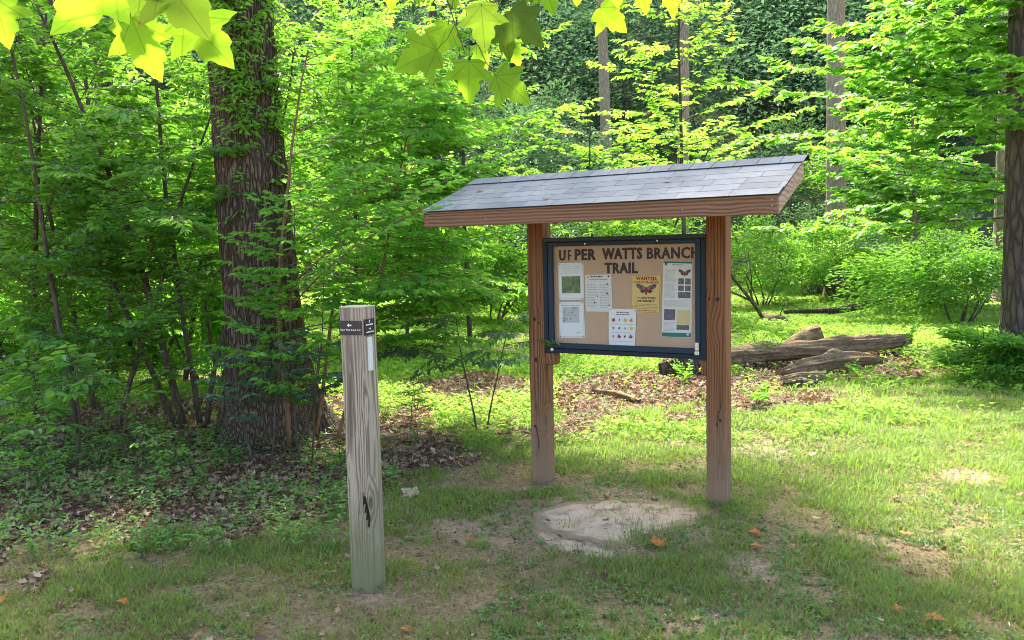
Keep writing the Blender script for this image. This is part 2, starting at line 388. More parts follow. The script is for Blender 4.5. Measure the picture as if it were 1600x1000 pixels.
def mat_shingle():
    t = NT('asphalt_shingle'); a = t.n('Attribute', attribute_name='tone').outputs['Fac']
    g = t.noise(t.co(), 420, 2, .7); g2 = t.noise(t.co(), 7, 4)
    c = t.mix(a, (.125, .120, .122), (.22, .213, .215)); c = t.mix(t.ramp(g, [(.35, 0.0), (.7, .75)]), c, (.40, .39, .40)); c = t.mix(t.ramp(g2, [(.5, 0.0), (.8, .3)]), c, (.12, .11, .09))
    nz = t.n('SeparateXYZ', {0: t.n('TexCoord').outputs['Normal']}).outputs[2]; c = t.mix(t.ramp(nz, [(.55, 1.0), (.7, 0.0)]), c, (.018, .017, .018))   # black cut edges, also painting in the shadow line under each course
    return t.surf(t.principled(c, .9, t.bump(g, .5, .002), spec=.25))
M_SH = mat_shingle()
sh = MB(); SLN = EA/cs; ex = .132
for sg in (-1,):
    for c in range(5):
        v0 = -.018+c*ex; xs = x0-.018-rng.uniform(0, .2); k = 0
        while xs < x1+.018:
            wd = rng.uniform(.20, .38); xe = xs+wd; a = max(xs+.001, x0-.018); e = min(xe-.0015, x1+.018)
            if e-a > .02:
                lift = .0025; jag = 0.0
                V = []
                for v, z in ((v0+jag, lift+.002), (v0+ex+.03, lift+.0005)):
                    for zz in (z, z+.0062):
                        for xx in (a, e): V.append((xx, v, zz))
                V = np.array(V); P = np.zeros((8, 3)); P[:, 0] = V[:, 0]; P[:, 1] = sg*(EA-V[:, 1]*cs+V[:, 2]*sn); P[:, 2] = EZ+FH+V[:, 1]*sn+V[:, 2]*cs
                F = [(2, 3, 7, 6), (0, 4, 5, 1), (0, 1, 3, 2), (4, 6, 7, 5), (0, 2, 6, 4), (1, 5, 7, 3)]
                sh.add(P, F if sg < 0 else [f[::-1] for f in F], rng.random())
            xs = xe; k += 1
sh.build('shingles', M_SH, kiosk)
cp = MB(); xs = x0-.03; n = int((x1-x0+.06)/.145); cw = (x1-x0+.06)/n
for i in range(n):
    a = xs+i*cw; z = .015; vv = .17; e = a+cw-.001
    prof = [(-vv*cs, RT-vv*sn+z), (-.012, RT+z-.001), (.012, RT+z-.001), (.075, RT-.030+z)]
    P = []
    for xx, dz in ((a+.0015, .0), (e-.0015, .0)):
        for (yy, zz) in prof: P.append((xx, yy, zz+dz))
        for (yy, zz) in prof: P.append((xx, yy, zz+dz+.0035))
    F = [(4, 12, 13, 5), (5, 13, 14, 6), (6, 14, 15, 7), (0, 4, 5, 1), (1, 5, 6, 2), (2, 6, 7, 3), (0, 8, 12, 4), (3, 7, 15, 11), (8, 9, 13, 12), (9, 10, 14, 13), (10, 11, 15, 14), (0, 1, 9, 8), (1, 2, 10, 9), (2, 3, 11, 10)]
    cp.add(P, F, rng.random())
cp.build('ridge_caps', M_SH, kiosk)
bl = MB(); bl.box((x0-.016, -EA-.014, EZ+FH-.004), (x1+.016, -EA+.02, EZ+FH+.0015)); bl.build('drip_edge', flat('dark_metal_trim', (.025, .025, .03), .5), kiosk)
M_NAIL = flat('old_steel', (.35, .34, .32), .45, .8)
for xx, zz in ((x1-.03, .05), (x1-.03, .085), (x0+.03, .03), (x0+.03, .08), (-.0, .05), (SEP, .05)):
    nl = MB(); nl.tube([(xx, -EA-.0015, EZ+zz), (xx, -EA+.002, EZ+zz)], .004, 8); nl.build('nail_head', M_NAIL, kiosk)

# ------------------------------------------------------------------ display case
X0, X1 = hw+.001, SEP-hw-.001; Z0, Z1 = 1.0424, 1.9274
YF = -hw-.004            # front face of the outer frame
M_FR = flat('blue_grey_painted_metal', (.009, .016, .026), .6, 0.0, .3)
M_FR2 = flat('blue_painted_door_frame', (.015, .032, .052), .6, 0.0, .3)
M_TOPF = flat('black_cap_strip', (.012, .016, .02), .45)
f = MB(); fo = .034
f.box((X0, YF, Z0), (X1, hw-.02, Z0+fo), .002); f.box((X0, YF, Z1-fo), (X1, hw-.02, Z1), .002)
f.box((X0, YF, Z0+fo), (X0+fo, hw-.02, Z1-fo), .002); f.box((X1-fo, YF, Z0+fo), (X1, hw-.02, Z1-fo), .002)
case_o = f.build('case_frame', M_FR, kiosk)
d = MB(); g = fo+.003; di = .040; yd = YF+.006
d.box((X0+g, yd, Z0+g), (X1-g, yd+.022, Z0+g+di), .002); d.box((X0+g, yd, Z1-g-di*.72), (X1-g, yd+.022, Z1-g), .002)
d.box((X0+g, yd, Z0+g+di), (X0+g+di, yd+.022, Z1-g-di*.72), .002); d.box((X1-g-di, yd, Z0+g+di), (X1-g, yd+.022, Z1-g-di*.72), .002)
door = d.build('case_door', M_FR2, kiosk)
def mat_glass():
    t = NT('clear_glazing'); fr = t.n('Fresnel', {'IOR': 1.35}).outputs[0]
    return t.surf(t.n('MixShader', {0: t.math('MULTIPLY', fr, .22), 1: t.n('BsdfTransparent').outputs[0], 2: t.n('BsdfGlossy', {'Roughness': .03}).outputs[0]}).outputs[0])
gl = MB(); gl.box((X0+g+di-.004, yd+.010, Z0+g+di-.004), (X1-g-di+.004, yd+.0125, Z1-g-di*.72+.004)); gl.build('glass_pane', mat_glass(), door)
c = MB(); c.box((X0+.004, YF-.003, Z1-.028), (X1-.001, YF, Z1-.001), .001); c.build('top_strip', M_TOPF, case_o)
YB = yd+.036            # face of the pin board
def mat_pin():
    t = NT('tan_pin_board'); n1 = t.noise(t.co(), 3, 4); n2 = t.noise(t.co(), 160, 3)
    cc = t.mix(n1, (.40, .265, .17), (.52, .375, .26)); cc = t.mix(t.math('MULTIPLY', n2, .35), cc, (.36, .24, .15))
    ho = t.n('TexVoronoi', {'Vector': t.co((1, .001, 1)), 'Scale': 26.0}).outputs['Distance']
    cc = t.mix(t.ramp(ho, [(.02, .6), (.05, 0.0)]), cc, (.12, .06, .04))
    return t.surf(t.principled(cc, .9, spec=.1))
p = MB(); p.box((X0+fo, YB, Z0+fo), (X1-fo, YB+.012, Z1-fo)); pin = p.build('pin_board', mat_pin(), kiosk)
p = MB(); p.box((X0+.004, YB+.0125, Z0+.004), (X1-.004, YB+.018, Z1-.004)); p.build('back_panel', M_FR, case_o)
# inner side linings
for a, e in (((X0+fo+.0005, yd+.0225, Z0+fo+.0005), (X0+fo+.012, YB-.0005, Z1-fo-.0005)), ((X1-fo-.012, yd+.0225, Z0+fo+.0005), (X1-fo-.0005, YB-.0005, Z1-fo-.0005))): p = MB(); p.box(a, e); p.build('side_lining', M_FR, case_o)
steel = flat('bright_latch_steel', (.62, .62, .58), .35, .7)
def onb(px, py, off=0.0):
    """photo pixel -> (x,z) on the plane y=YB+off of the kiosk"""
    P0 = KL-KN*0+(-(YB+off))*KN; dd = ray(px, py); t = ((P0-cC)@KN)/(dd@KN); W = cC+dd*t-KL
    return np.array([W@KE, W[2]])
def onf(px, py, y):
    P0 = KL-y*KN; dd = ray(px, py); t = ((P0-cC)@KN)/(dd@KN); W = cC+dd*t-KL; return np.array([W@KE, W[2]])
q = onf(1089, 545, YF); l = MB()
l.box((q[0]-.014, YF-.010, q[1]-.012), (q[0]+.014, YF-.0005, q[1]+.045), .003); l.box((q[0]-.017, YF-.009, q[1]-.045), (q[0]+.017, YF-.0005, q[1]-.016), .003)
l.tube([(q[0], YF-.0165, q[1]+.02), (q[0], YF-.0105, q[1]+.02)], .008, 10); lt = l.build('latch', steel, door)
q = onf(863, 546, YF); l = MB(); l.tube([(q[0], YF-.006, q[1]), (q[0], YF-.0005, q[1])], .013, 12); l.tube([(q[0], YF-.009, q[1]), (q[0], YF-.006, q[1])], .006, 8); l.build('lock', steel, door)
for px, py in ((914, 381), (1027, 376)): 
    l = MB(); q = onf(px, py, YF-.003); l.tube([(q[0], YF-.0065, q[1]), (q[0], YF-.003, q[1])], .006, 8); l.build('screw_head', steel, case_o)
for xx, zz, rx_, rz_ in ((-.015, 1.30, .011, .016), (.02, 1.27, .007, .010), (-.01, .98, .012, .02), (SEP+.012, 1.47, .014, .016), (SEP-.045, 1.475, .006, .012), (SEP+.03, .62, .008, .011), (-.03, .45, .008, .012)):
    m = MB(); a = np.linspace(0, 2*pi, 14, endpoint=False); m.prism(np.stack([rx_*np.cos(a), rz_*np.sin(a)*(1+.2*np.cos(a))], -1), .0035, (xx, -hw+.001, zz)); m.build('knot', M_KNOT, kiosk)
# wooden blocks the case rests on
bk = MB(); bk.box((hw, -hw+.004, Z0-.095), (hw+.085, .03, Z0-.002), .006); bk.build('support_block', M_POST, kiosk)
bk = MB(); bk.box((SEP-hw-.04, -hw+.012, Z0-.11), (SEP-hw, .03, Z0-.002), .006); bk.build('support_block', M_POST, kiosk)

# ------------------------------------------------------------------ lettering
_tc = {}
def text_np(s, off=0.0):
    k = (s, off)
    if k in _tc: return _tc[k]
    cu = bpy.data.curves.new('tmp', 'FONT'); cu.body = s; cu.size = 1; cu.offset = off; cu.space_character = 1.1; cu.resolution_u = 2; cu.fill_mode = 'BOTH'; cu.extrude = 0
    o = bpy.data.objects.new('tmp', cu); COL.objects.link(o)
    dg = bpy.context.evaluated_depsgraph_get(); me = bpy.data.meshes.new_from_object(o.evaluated_get(dg))
    n = len(me.vertices); V = np.zeros(n*3, np.float32); me.vertices.foreach_get('co', V); V = V.reshape(-1, 3).astype(float)
    Fs = {}
    for p in me.polygons: Fs.setdefault(len(p.vertices), []).append(list(p.vertices))
    bpy.data.objects.remove(o); bpy.data.curves.remove(cu); bpy.data.meshes.remove(me)
    V[:, :2] -= V[:, :2].min(0); _tc[k] = (V, Fs); return _tc[k]
def bold_text(mb, s, x, z, w, h, y, off=.03):
    for k_, (dx, dz) in enumerate(((0, 0), (.003, 0), (-.003, 0), (0, .0015))): put_text(mb, s, x+dx, z+dz, w, h, y-.0002*k_, off)
def put_text(mb, s, x, z, w, h, y, off=.02, rot=0.0, tone=.5):
    """text filling the box (x,z,w,h) on plane y (faces -y)"""
    V, Fs = text_np(s, off); ext = V[:, :2].max(0); u = V[:, 0]/ext[0]*w; v = V[:, 1]/ext[1]*h
    if rot: u, v = (u-w/2)*math.cos(rot)-(v-h/2)*math.sin(rot)+w/2, (u-w/2)*math.sin(rot)+(v-h/2)*math.cos(rot)+h/2
    P = np.stack([x+u, np.full(len(u), y), z+v], -1)
    for k, fs in Fs.items(): mb.add(P, fs, tone) if k == list(Fs)[0] else mb.F.setdefault(k, []).extend([[i+mb.n-len(P) for i in f] for f in fs])
M_INK = flat('dark_brown_letters', (.035, .018, .014), .6)
def letters(name, px0, px1, pyt, pyb, s, off=.035):
    a = onb(px0, pyb); e = onb(px1, pyt)
    for i, ch in enumerate(s): pass
    m = MB(); put_text(m, s, a[0], a[1], e[0]-a[0], e[1]-a[1], YB-.0012, off); return m
# photo pixels taken from the enlarged crop (840 + x/4.346, 350 + y/4.346)
def zx(v): return 840+v/4.346
def zy(v): return 350+v/4.346
words_ = [('U', 148, 190, 178, 250), ('PER', 254, 396, 170, 246), ('WATTS', 440, 710, 162, 240), ('TRAIL', 457, 680, 262, 336)]
for s, a, e, t_, bt in words_:
    P0 = onb(zx(a), zy((t_+bt)/2)); P1 = onb(zx(e), zy((t_+bt)/2)); zt = onb(zx((a+e)/2), zy(t_))[1]; zb = onb(zx((a+e)/2), zy(bt))[1]
    m = MB(); bold_text(m, s, P0[0], zb, P1[0]-P0[0], zt-zb, YB-.0012, .03); m.build('letters', M_INK, pin)
zt = onb(zx(900), zy(158))[1]; zb = onb(zx(900), zy(236))[1]; P0 = onb(zx(744), zy(198)); P1 = onb(zx(1098), zy(198))
m = MB(); bold_text(m, 'BRANCH', P0[0], zb, P1[0]-P0[0], zt-zb, YB-.0012, .018)
m.build('letters', M_INK, pin)
# the torn second letter: stem and stubs only
P0 = onb(zx(206), zy(212)); P1 = onb(zx(232), zy(212)); zt = onb(zx(215), zy(176))[1]; zb = onb(zx(215), zy(248))[1]; w_ = P1[0]-P0[0]; h_ = zt-zb
m = MB(); y = YB-.0012
m.prism([(0, 0), (.42*w_, 0), (.42*w_, .38*h_), (.8*w_, .38*h_), (1.0*w_, .52*h_), (.7*w_, .54*h_), (.42*w_, .52*h_), (.42*w_, .84*h_), (.75*w_, .84*h_), (.9*w_, h_), (0, h_)], .0006, (P0[0], y, zb), (1, 0, 0), (0, 0, 1), (0, -1, 0))
m.build('letters', M_INK, pin)

# ------------------------------------------------------------------ papers
M_PAPER = flat('white_paper', (.66, .68, .66), .6); M_PAPER2 = flat('aged_white_paper', (.60, .60, .55), .6)
M_YEL = flat('yellow_poster_paper', (.60, .44, .14), .6); M_GREY = flat('grey_print', (.30, .31, .31), .7); M_BLACK = flat('black_print', (.03, .03, .035), .7)
M_RED = flat('red_print', (.30, .012, .012), .7); M_GREEN = flat('teal_print', (.01, .16, .12), .7); M_LG = flat('pale_grey_print', (.44, .45, .45), .7)
def mat_photo(name, cols, sc_):
    t = NT(name); n1 = t.noise(t.co((1, .01, 1)), sc_, 6, .7, 1.0)
    return t.surf(t.principled(t.ramp(n1, [(.25+.5*i/(len(cols)-1), c) for i, c in enumerate(cols)]), .5))
M_PH1 = mat_photo('woodland_photo_print', [(.02, .03, .02), (.06, .11, .03), (.12, .2, .06), (.4, .42, .36)], 14)
M_PH2 = mat_photo('dark_photo_print', [(.02, .02, .03), (.07, .07, .09), (.2, .2, .22)], 45)
class Sheet:
    """paper given by its photo corners; local u to the right 0..1, v up 0..1"""
    def __init__(s, tl, tr, br, bl_, lay, mat, label, name='paper_notice', cat='paper notice', curl=.002, grp=None):
        y = -.0015-.0016*lay
        s.c = [onb(zx(a), zy(b_), y) for a, b_ in (bl_, br, tr, tl)]; s.y = YB+y
        o = s.c[0]; s.root = tag(empty(name, tuple(KL+KE*o[0]-KN*s.y+np.array([0, 0, o[1]])), -YAW), label, cat, grp); s.o = o; s.curl = curl
        n = 9; U, W = np.meshgrid(np.linspace(0, 1, n), np.linspace(0, 1, n)); P = s.pt(U.ravel(), W.ravel(), 0)
        i = np.arange(n-1)[:, None]*n; j = np.arange(n-1)[None]; F = np.stack([i+j, i+j+1, i+n+j+1, i+n+j], -1).reshape(-1, 4)
        B = P.copy(); B[:, 1] += .0004
        mesh_np('sheet', np.vstack([P, B]), [np.vstack([F, F[:, ::-1]+n*n])], mat, s.root)
        # pins
    def pt(s, u, v, lift):
        u = np.asarray(u, float); v = np.asarray(v, float); c = s.c
        q = ((1-u)*(1-v))[..., None]*c[0]+(u*(1-v))[..., None]*c[1]+(u*v)[..., None]*c[2]+((1-u)*v)[..., None]*c[3]
        y = -lift-s.curl*np.sin(u*pi*1.5+v*2)*(.3+.7*(1-v))-s.curl*.35
        return np.stack([q[..., 0]-s.o[0], y, q[..., 1]-s.o[1]], -1)
    def quad(s, mb, u0, v0, u1, v1, lift=.0004, n=5):
        us = np.linspace(u0, u1, n); P = np.vstack([s.pt(us, np.full(n, v0), lift), s.pt(us, np.full(n, v1), lift)])
        mb.add(P, [(i, i+1, n+i+1, n+i) for i in range(n-1)])
    def poly(s, mb, pts, lift=.0006):
        pts = np.array(pts); mb.add(s.pt(pts[:, 0], pts[:, 1], lift), [tuple(range(len(pts)))])
    def rects(s, name, mat, rs, lift=.0004):
        m = MB()
        for r in rs: s.quad(m, *r, lift=lift)
        return m.build(name, mat, s.root)
    def lines(s, name, mat, u0, u1, v1, v0, n, th=.4, gap=True):
        m = MB(); st = (v1-v0)/n
        for i in range(n):
            v = v1-st*(i+1); u = u0; ue = u1-(rng.random()**2)*.25*(u1-u0)
            while u < ue-.01:
                w = min(rng.uniform(.04, .16)*(1 if u1-u0 > .5 else .8), ue-u); s.quad(m, u, v+st*(.5-th/2), u+w, v+st*(.5+th/2), n=2); u += w+.018
        return m.build(name, mat, s.root)
    def frame(s, name, mat, e, t, lift=.0004):
        return s.rects(name, mat, [(e, e, 1-e, e+t*.7), (e, 1-e-t*.7, 1-e, 1-e), (e, e, e+t, 1-e), (1-e-t, e, 1-e, 1-e)], lift)
    def text(s, name, mat, str_, u0, v0, u1, v1, off=.03, lift=.0008):
        V, Fs = text_np(str_, off); ext = V[:, :2].max(0)
        P = s.pt(u0+V[:, 0]/ext[0]*(u1-u0), v0+V[:, 1]/ext[1]*(v1-v0), lift); m = MB(); first = True
        for k, fs in Fs.items():
            if first: m.add(P, fs); first = False
            else: m.F.setdefault(k, []).extend([[i for i in f] for f in fs])
        return m.build(name, mat, s.root)
M_MF = flat('moth_forewing_print', (.20, .13, .13), .7); M_MR = flat('moth_red_print', (.24, .03, .03), .7)
def moth(sh_, cu, cv, w, h, name='moth_wing'):
    L = .0008
    def P_(mat, nm, pts, lift, sg=1):
        m = MB(); sh_.poly(m, pts[::sg], lift); return m.build(nm, mat, sh_.root)
    for sg in (-1, 1):
        P_(M_MF, 'moth_wing', [(cu, cv+.10*h), (cu+sg*.12*w, cv+.28*h), (cu+sg*.36*w, cv+.50*h), (cu+sg*.50*w, cv+.46*h), (cu+sg*.47*w, cv+.18*h), (cu+sg*.28*w, cv-.08*h), (cu+sg*.06*w, cv-.08*h)], L, sg)
        P_(M_BLACK, 'moth_hindwing', [(cu, cv+.02*h), (cu+sg*.2*w, cv-.02*h), (cu+sg*.32*w, cv-.16*h), (cu+sg*.18*w, cv-.34*h), (cu+sg*.04*w, cv-.2*h)], L+.0003, sg)
        P_(M_MR, 'wing_patch', [(cu+sg*.05*w, cv+.0*h), (cu+sg*.16*w, cv-.05*h), (cu+sg*.2*w, cv-.16*h), (cu+sg*.1*w, cv-.2*h)], L+.0006, sg)
        for (du, dv) in ((.2, .26), (.3, .18), (.36, .36), (.24, .08), (.42, .3)):
            uu, vv = cu+sg*du*w, cv+dv*h; e = .018*w*2; P_(M_BLACK, 'wing_spot', [(uu-e, vv-e*.7), (uu+e, vv-e*.7), (uu+e, vv+e*.7), (uu-e, vv+e*.7)], L+.0003)
    P_(M_MR, 'moth_body', [(cu-.05*w, cv-.45*h), (cu+.05*w, cv-.45*h), (cu+.07*w, cv), (cu+.04*w, cv+.2*h), (cu-.04*w, cv+.2*h), (cu-.07*w, cv)], L+.0009)
M_PINH = flat('dark_pin_heads', (.07, .07, .07), .4)
def pins(sh_, cs_=((.04, .97), (.96, .97), (.04, .03), (.96, .03))):
    for u, v in cs_:
        m = MB(); p_ = sh_.pt(np.array(u), np.array(v), .0012); m.tube([p_, p_+np.array([0, -.003, 0])], .0042, 7); m.build('pin', M_PINH, sh_.root)
S1 = Sheet((140, 266), (312, 262), (314, 514), (146, 516), 1, M_PAPER, 'white notice with a green woodland photograph, upper left of the pin board')
S1.frame('border', M_GREY, .03, .008); S1.lines('text_lines', M_GREY, .12, .92, .92, .70, 4, .22); S1.rects('photo_print', M_PH1, [(.13, .18, .87, .64)]); pins(S1)
S2 = Sheet((146, 530), (314, 528), (322, 772), (150, 772), 1, M_PAPER, 'white trail map sheet pinned beneath the woodland photo notice')
S2.frame('border', M_GREY, .03, .008); S2.lines('text_lines', M_GREY, .08, .92, .93, .87, 1, .3); S2.rects('map_print', M_LG, [(.14, .42, .80, .86)])
mm = MB()
for k in range(9):
    u0, v0 = rng.uniform(.16, .7), rng.uniform(.45, .8)
    for j in range(5):
        u1 = np.clip(u0+rng.normal(0, .09), .15, .78); v1 = np.clip(v0+rng.normal(0, .06), .43, .84); dd = np.array([v1-v0, -(u1-u0)]); dd = dd/(np.linalg.norm(dd)+1e-6)*.006
        S2.poly(mm, [(u0-dd[0], v0-dd[1]), (u1-dd[0], v1-dd[1]), (u1+dd[0], v1+dd[1]), (u0+dd[0], v0+dd[1])], .0008); u0, v0 = u1, v1
mm.build('map_trails', M_PH1, S2.root); S2.lines('text_lines', M_GREY, .66, .9, .17, .11, 1, .3); pins(S2)
S3 = Sheet((322, 346), (500, 342), (508, 596), (328, 594), 1, M_PAPER2, 'plain white sheet of two-column lists, left of the yellow poster')
S3.lines('heading', M_BLACK, .2, .8, .99, .91, 1, .35); S3.lines('heading', M_GREY, .15, .85, .91, .83, 1, .4)
S3.lines('text_lines', M_GREY, .06, .46, .76, .10, 15, .32); S3.lines('text_lines', M_GREY, .54, .94, .76, .10, 15, .32)
for u, v, e in ((.1, .93, .03), (.9, .95, .04), (.85, .74, .035), (.82, .49, .04), (.46, .42, .03), (.35, .25, .035), (.88, .18, .03)):
    mk = MB(); S3.poly(mk, [(u-e, v-e*.4), (u, v-e*.7), (u+e, v), (u+e*.3, v+e*.7), (u-e*.8, v+e*.3)]); mk.build('small_drawing', M_BLACK, S3.root)
S4 = Sheet((644, 344), (838, 346), (830, 610), (640, 600), 1, M_YEL, 'yellow wanted poster with red heading and a picture of a spotted moth', 'paper_poster', 'poster')
S4.frame('border', M_RED, .02, .012); S4.text('heading', M_RED, 'WANTED:', .12, .855, .88, .955, .05); S4.text('heading', M_RED, 'DEAD-OR-ALIVE', .08, .775, .92, .84, .035)
moth(S4, .5, .62, .72, .30); S4.text('lettering', M_BLACK, 'THE', .18, .385, .31, .415, .04); S4.text('lettering', M_BLACK, 'SPOTTED', .34, .37, .84, .425, .05); S4.text('lettering', M_BLACK, 'LANTERNFLY', .18, .29, .82, .345, .05)
S4.lines('text_lines', M_BLACK, .08, .95, .25, .10, 4, .2); S4.lines('text_lines', M_RED, .1, .9, .085, .045, 1, .5)
S5 = Sheet((484, 574), (672, 580), (660, 828), (484, 822), 3, M_PAPER, 'white sheet with twelve small coloured autumn leaves, lowest on the pin board', 'paper_notice', 'paper notice', .004)
S5.lines('heading', flat('purple_print', (.25, .12, .2), .7), .28, .78, .94, .87, 1, .5); S5.lines('heading', M_BLACK, .26, .76, .865, .83, 1, .55)
LC = [(.40, .03, .03), (.62, .22, .03), (.50, .42, .04), (.62, .18, .03), (.42, .06, .03), (.08, .14, .04), (.30, .30, .27), (.6, .48, .03), (.55, .10, .04), (.40, .02, .03), (.05, .07, .08), (.24, .02, .06)]
ho = maple_outline(); full = np.vstack([ho, ho[-2:0:-1]*[-1, 1]])
for i, cl in enumerate(LC):
    u, v = .18+.215*(i % 4), .70-.225*(i//4); m = MB(); r_ = (i*1.7) % 1.2-.6; wv = .15 if i in (0, 2, 3, 7, 9, 11) else .10
    if i in (0, 2, 3, 6, 7, 9, 11): pp = full-[0, .4]
    else: a = np.linspace(0, 2*pi, 10, endpoint=False); pp = np.stack([.34*np.cos(a), .52*np.sin(a)], -1)
    pp = np.stack([pp[:, 0]*math.cos(r_)-pp[:, 1]*math.sin(r_), pp[:, 0]*math.sin(r_)+pp[:, 1]*math.cos(r_)], -1)*[wv, wv*.72]+[u, v]
    cc_ = pp.mean(0); n = len(pp); P = S5.pt(np.append(pp[:, 0], u), np.append(pp[:, 1], v), .0007); m.add(P, [(n, i2, (i2+1) % n) for i2 in range(n)]); m.build('leaf_picture', flat('leaf_print', cl, .7), S5.root)
S5.lines('text_lines', M_LG, .08, .92, .6, .57, 1, .6); S5.lines('text_lines', M_LG, .08, .92, .37, .34, 1, .6); S5.lines('text_lines', M_LG, .08, .92, .13, .10, 1, .6); pins(S5, ((.05, .98), (.95, .96)))
S6 = Sheet((854, 252), (1052, 256), (1044, 772), (842, 766), 1, M_PAPER2, 'tall white information sheet with green band, moth picture and small photographs', 'paper_notice', 'paper notice')
S6.rects('green_band', M_GREEN, [(.01, .975, .99, .998)]); S6.rects('green_band', M_GREEN, [(.01, .005, .99, .06)]); S6.lines('heading', M_BLACK, .32, .72, .965, .945, 1, .4); S6.lines('heading', M_GREY, .4, .64, .935, .92, 1, .4)
S6.lines('text_lines', M_GREY, .06, .48, .90, .73, 14, .35); S6.lines('text_lines', M_GREY, .06, .48, .71, .52, 16, .35); S6.lines('text_lines', M_GREY, .06, .94, .49, .40, 7, .3)
moth(S6, .74, .85, .42, .10); [S6.rects('photo_print', M_PH2, [r]) for r in [(.53, .70, .72, .78), (.76, .70, .95, .78), (.53, .615, .72, .685), (.76, .615, .95, .685), (.53, .52, .95, .60), (.07, .225, .45, .37), (.5, .10, .92, .165)]]
S6.rects('yellow_box', flat('pale_yellow_print', (.55, .45, .22), .7), [(.5, .17, .95, .365)]); S6.lines('text_lines', M_GREY, .53, .92, .355, .19, 12, .25); S6.lines('text_lines', M_GREY, .06, .46, .20, .08, 8, .3)
sl = MB(); a = np.linspace(0, 2*pi, 14, endpoint=False); S6.poly(sl, np.stack([.88+.05*np.cos(a), .045+.022*np.sin(a)], -1), .0008); sl.build('round_seal', M_LG, S6.root)
a = np.linspace(0, 2*pi, 14, endpoint=False); sl = MB(); S6.poly(sl, np.stack([.1+.05*np.cos(a), .965+.022*np.sin(a)], -1), .0008); sl.build('round_seal', M_GREEN, S6.root)

# ------------------------------------------------------------------ marker post
MP = np.array([-.8262, 4.477, 0]); MY = math.radians(22.2); MH = 1.5577
M_MP = mat_wood('weathered_marker_wood', (.12, .092, .066), (.40, .33, .245), 'Z', 1.6, .85, stain=(.12, (.16, .165, .07), .6), moss=None, st=.7)
mp = tag(empty('marker_post', tuple(MP), -MY), 'weathered grey square trail marker post with two small black plaques', 'marker post')
rough_post('post', 0, 0, -.1, MH, .14, M_MP, mp, 21, crack=((7.3, .34, .56, .034), (4.6, .1, .7, .004), (5.5, .35, 1.2, .004), (3.3, .9, 1.5, .003), (12.5, .5, 1.3, .003), (8.3, .7, 1.5, .005)), lean=(-.003, 0))
cap = MB(); cap.box((-.0725-.0047, -.071, MH-.001), (.0705-.0047, .071, MH+.008), .003); cap.build('post_top', flat('pale_end_grain', (.42, .38, .27), .85), mp)
MPL = flat('black_plaque', (.012, .011, .022), .35, 0, .5); MW = flat('white_lettering', (.75, .75, .75), .6)
def onm(px, py, side):
    e = np.array([math.cos(MY), -math.sin(MY), 0]); n = np.array([-math.sin(MY), -math.cos(MY), 0])
    if side == 'f': N_, P0, A = n, MP+n*.073, e
    else: N_, P0, A = e, MP+e*.073-e*.004, -n
    dd = ray(px, py); t = ((P0-cC)@N_)/(dd@N_); W = cC+dd*t-MP; return W@A, W[2]
a = onm(530.5, 501, 'f'); c_ = onm(566, 523.5, 'f'); xa, xb, za, zb = a[0]-.003, c_[0], c_[1], a[1]
pl = MB(); pl.box((xa, -.0765, za), (xb, -.0725, zb), .001); pf = pl.build('plaque', MPL, mp)
m = MB(); w_ = xb-xa; h_ = zb-za
put_text(m, 'Upper Watts Branch Trail', xa+w_*.06, za+h_*.25, w_*.88, h_*.17, -.0768, .02)
cx, cz = xa+w_*.46, za+h_*.68; L = w_*.10
m.prism([(-L, 0), (-L*.1, -L*.75), (-L*.1, -L*.25), (L, -L*.25), (L, L*.25), (-L*.1, L*.25), (-L*.1, L*.75)], .0003, (cx, -.0766, cz))
m.build('white_lettering', MW, pf)
M_COP = flat('copper_screws', (.3, .15, .12), .5, .5)
for u, v in ((.05, .9), (.94, .9), (.95, .08)): sc_ = MB(); sc_.tube([(xa+w_*u, -.078, za+h_*v), (xa+w_*u, -.0765, za+h_*v)], .003, 7); sc_.build('screw', M_COP, pf)
a = onm(568.5, 499, 'r'); c_ = onm(585, 521, 'r'); ya, yb, za, zb = a[0], c_[0]-.002, c_[1]-.003, a[1]
pl = MB(); pl.box((.0685, ya, za), (.0725, yb, zb), .001); pr_ = pl.build('plaque', MPL, mp)
class _R: pass
def to_side(mb):   # turn geometry drawn on the front (-y) plane onto the +x face
    for i in range(len(mb.V)):
        V = mb.V[i].copy(); mb.V[i] = np.stack([-V[:, 1], V[:, 0], V[:, 2]], -1)
m = MB(); w_ = yb-ya; h_ = zb-za; yy = -.0728
def arrow(m, cx, cz, L, rot):
    p = np.array([(-L, 0), (-L*.1, -L*.75), (-L*.1, -L*.25), (L, -L*.25), (L, L*.25), (-L*.1, L*.25), (-L*.1, L*.75)]); c0, s0 = math.cos(rot), math.sin(rot)
    m.prism(np.stack([p[:, 0]*c0-p[:, 1]*s0, p[:, 0]*s0+p[:, 1]*c0], -1), .0003, (cx, yy, cz))
arrow(m, ya+w_*.5, za+h_*.84, w_*.10, -pi/2); arrow(m, ya+w_*.52, za+h_*.40, w_*.10, pi)
for zz in (.60, .16):     # two lines too small to read
    u = .14
    while u < .84: 
        g_ = rng.uniform(.05, .14); m.box((ya+w_*u, yy-.0003, za+h_*zz), (ya+w_*min(u+g_, .88), yy, za+h_*(zz+.06+.03*rng.random()))); u += g_+.025
to_side(m); m.build('white_lettering', MW, pr_)
a = onm(574, 527, 'r'); c_ = onm(583.5, 578, 'r')
pl = MB(); pl.box((.0655, a[0], c_[1]), (.0700, c_[0], a[1]), .0006); pl.build('white_blaze', flat('white_blaze_paint', (.62, .64, .58), .7), mp)
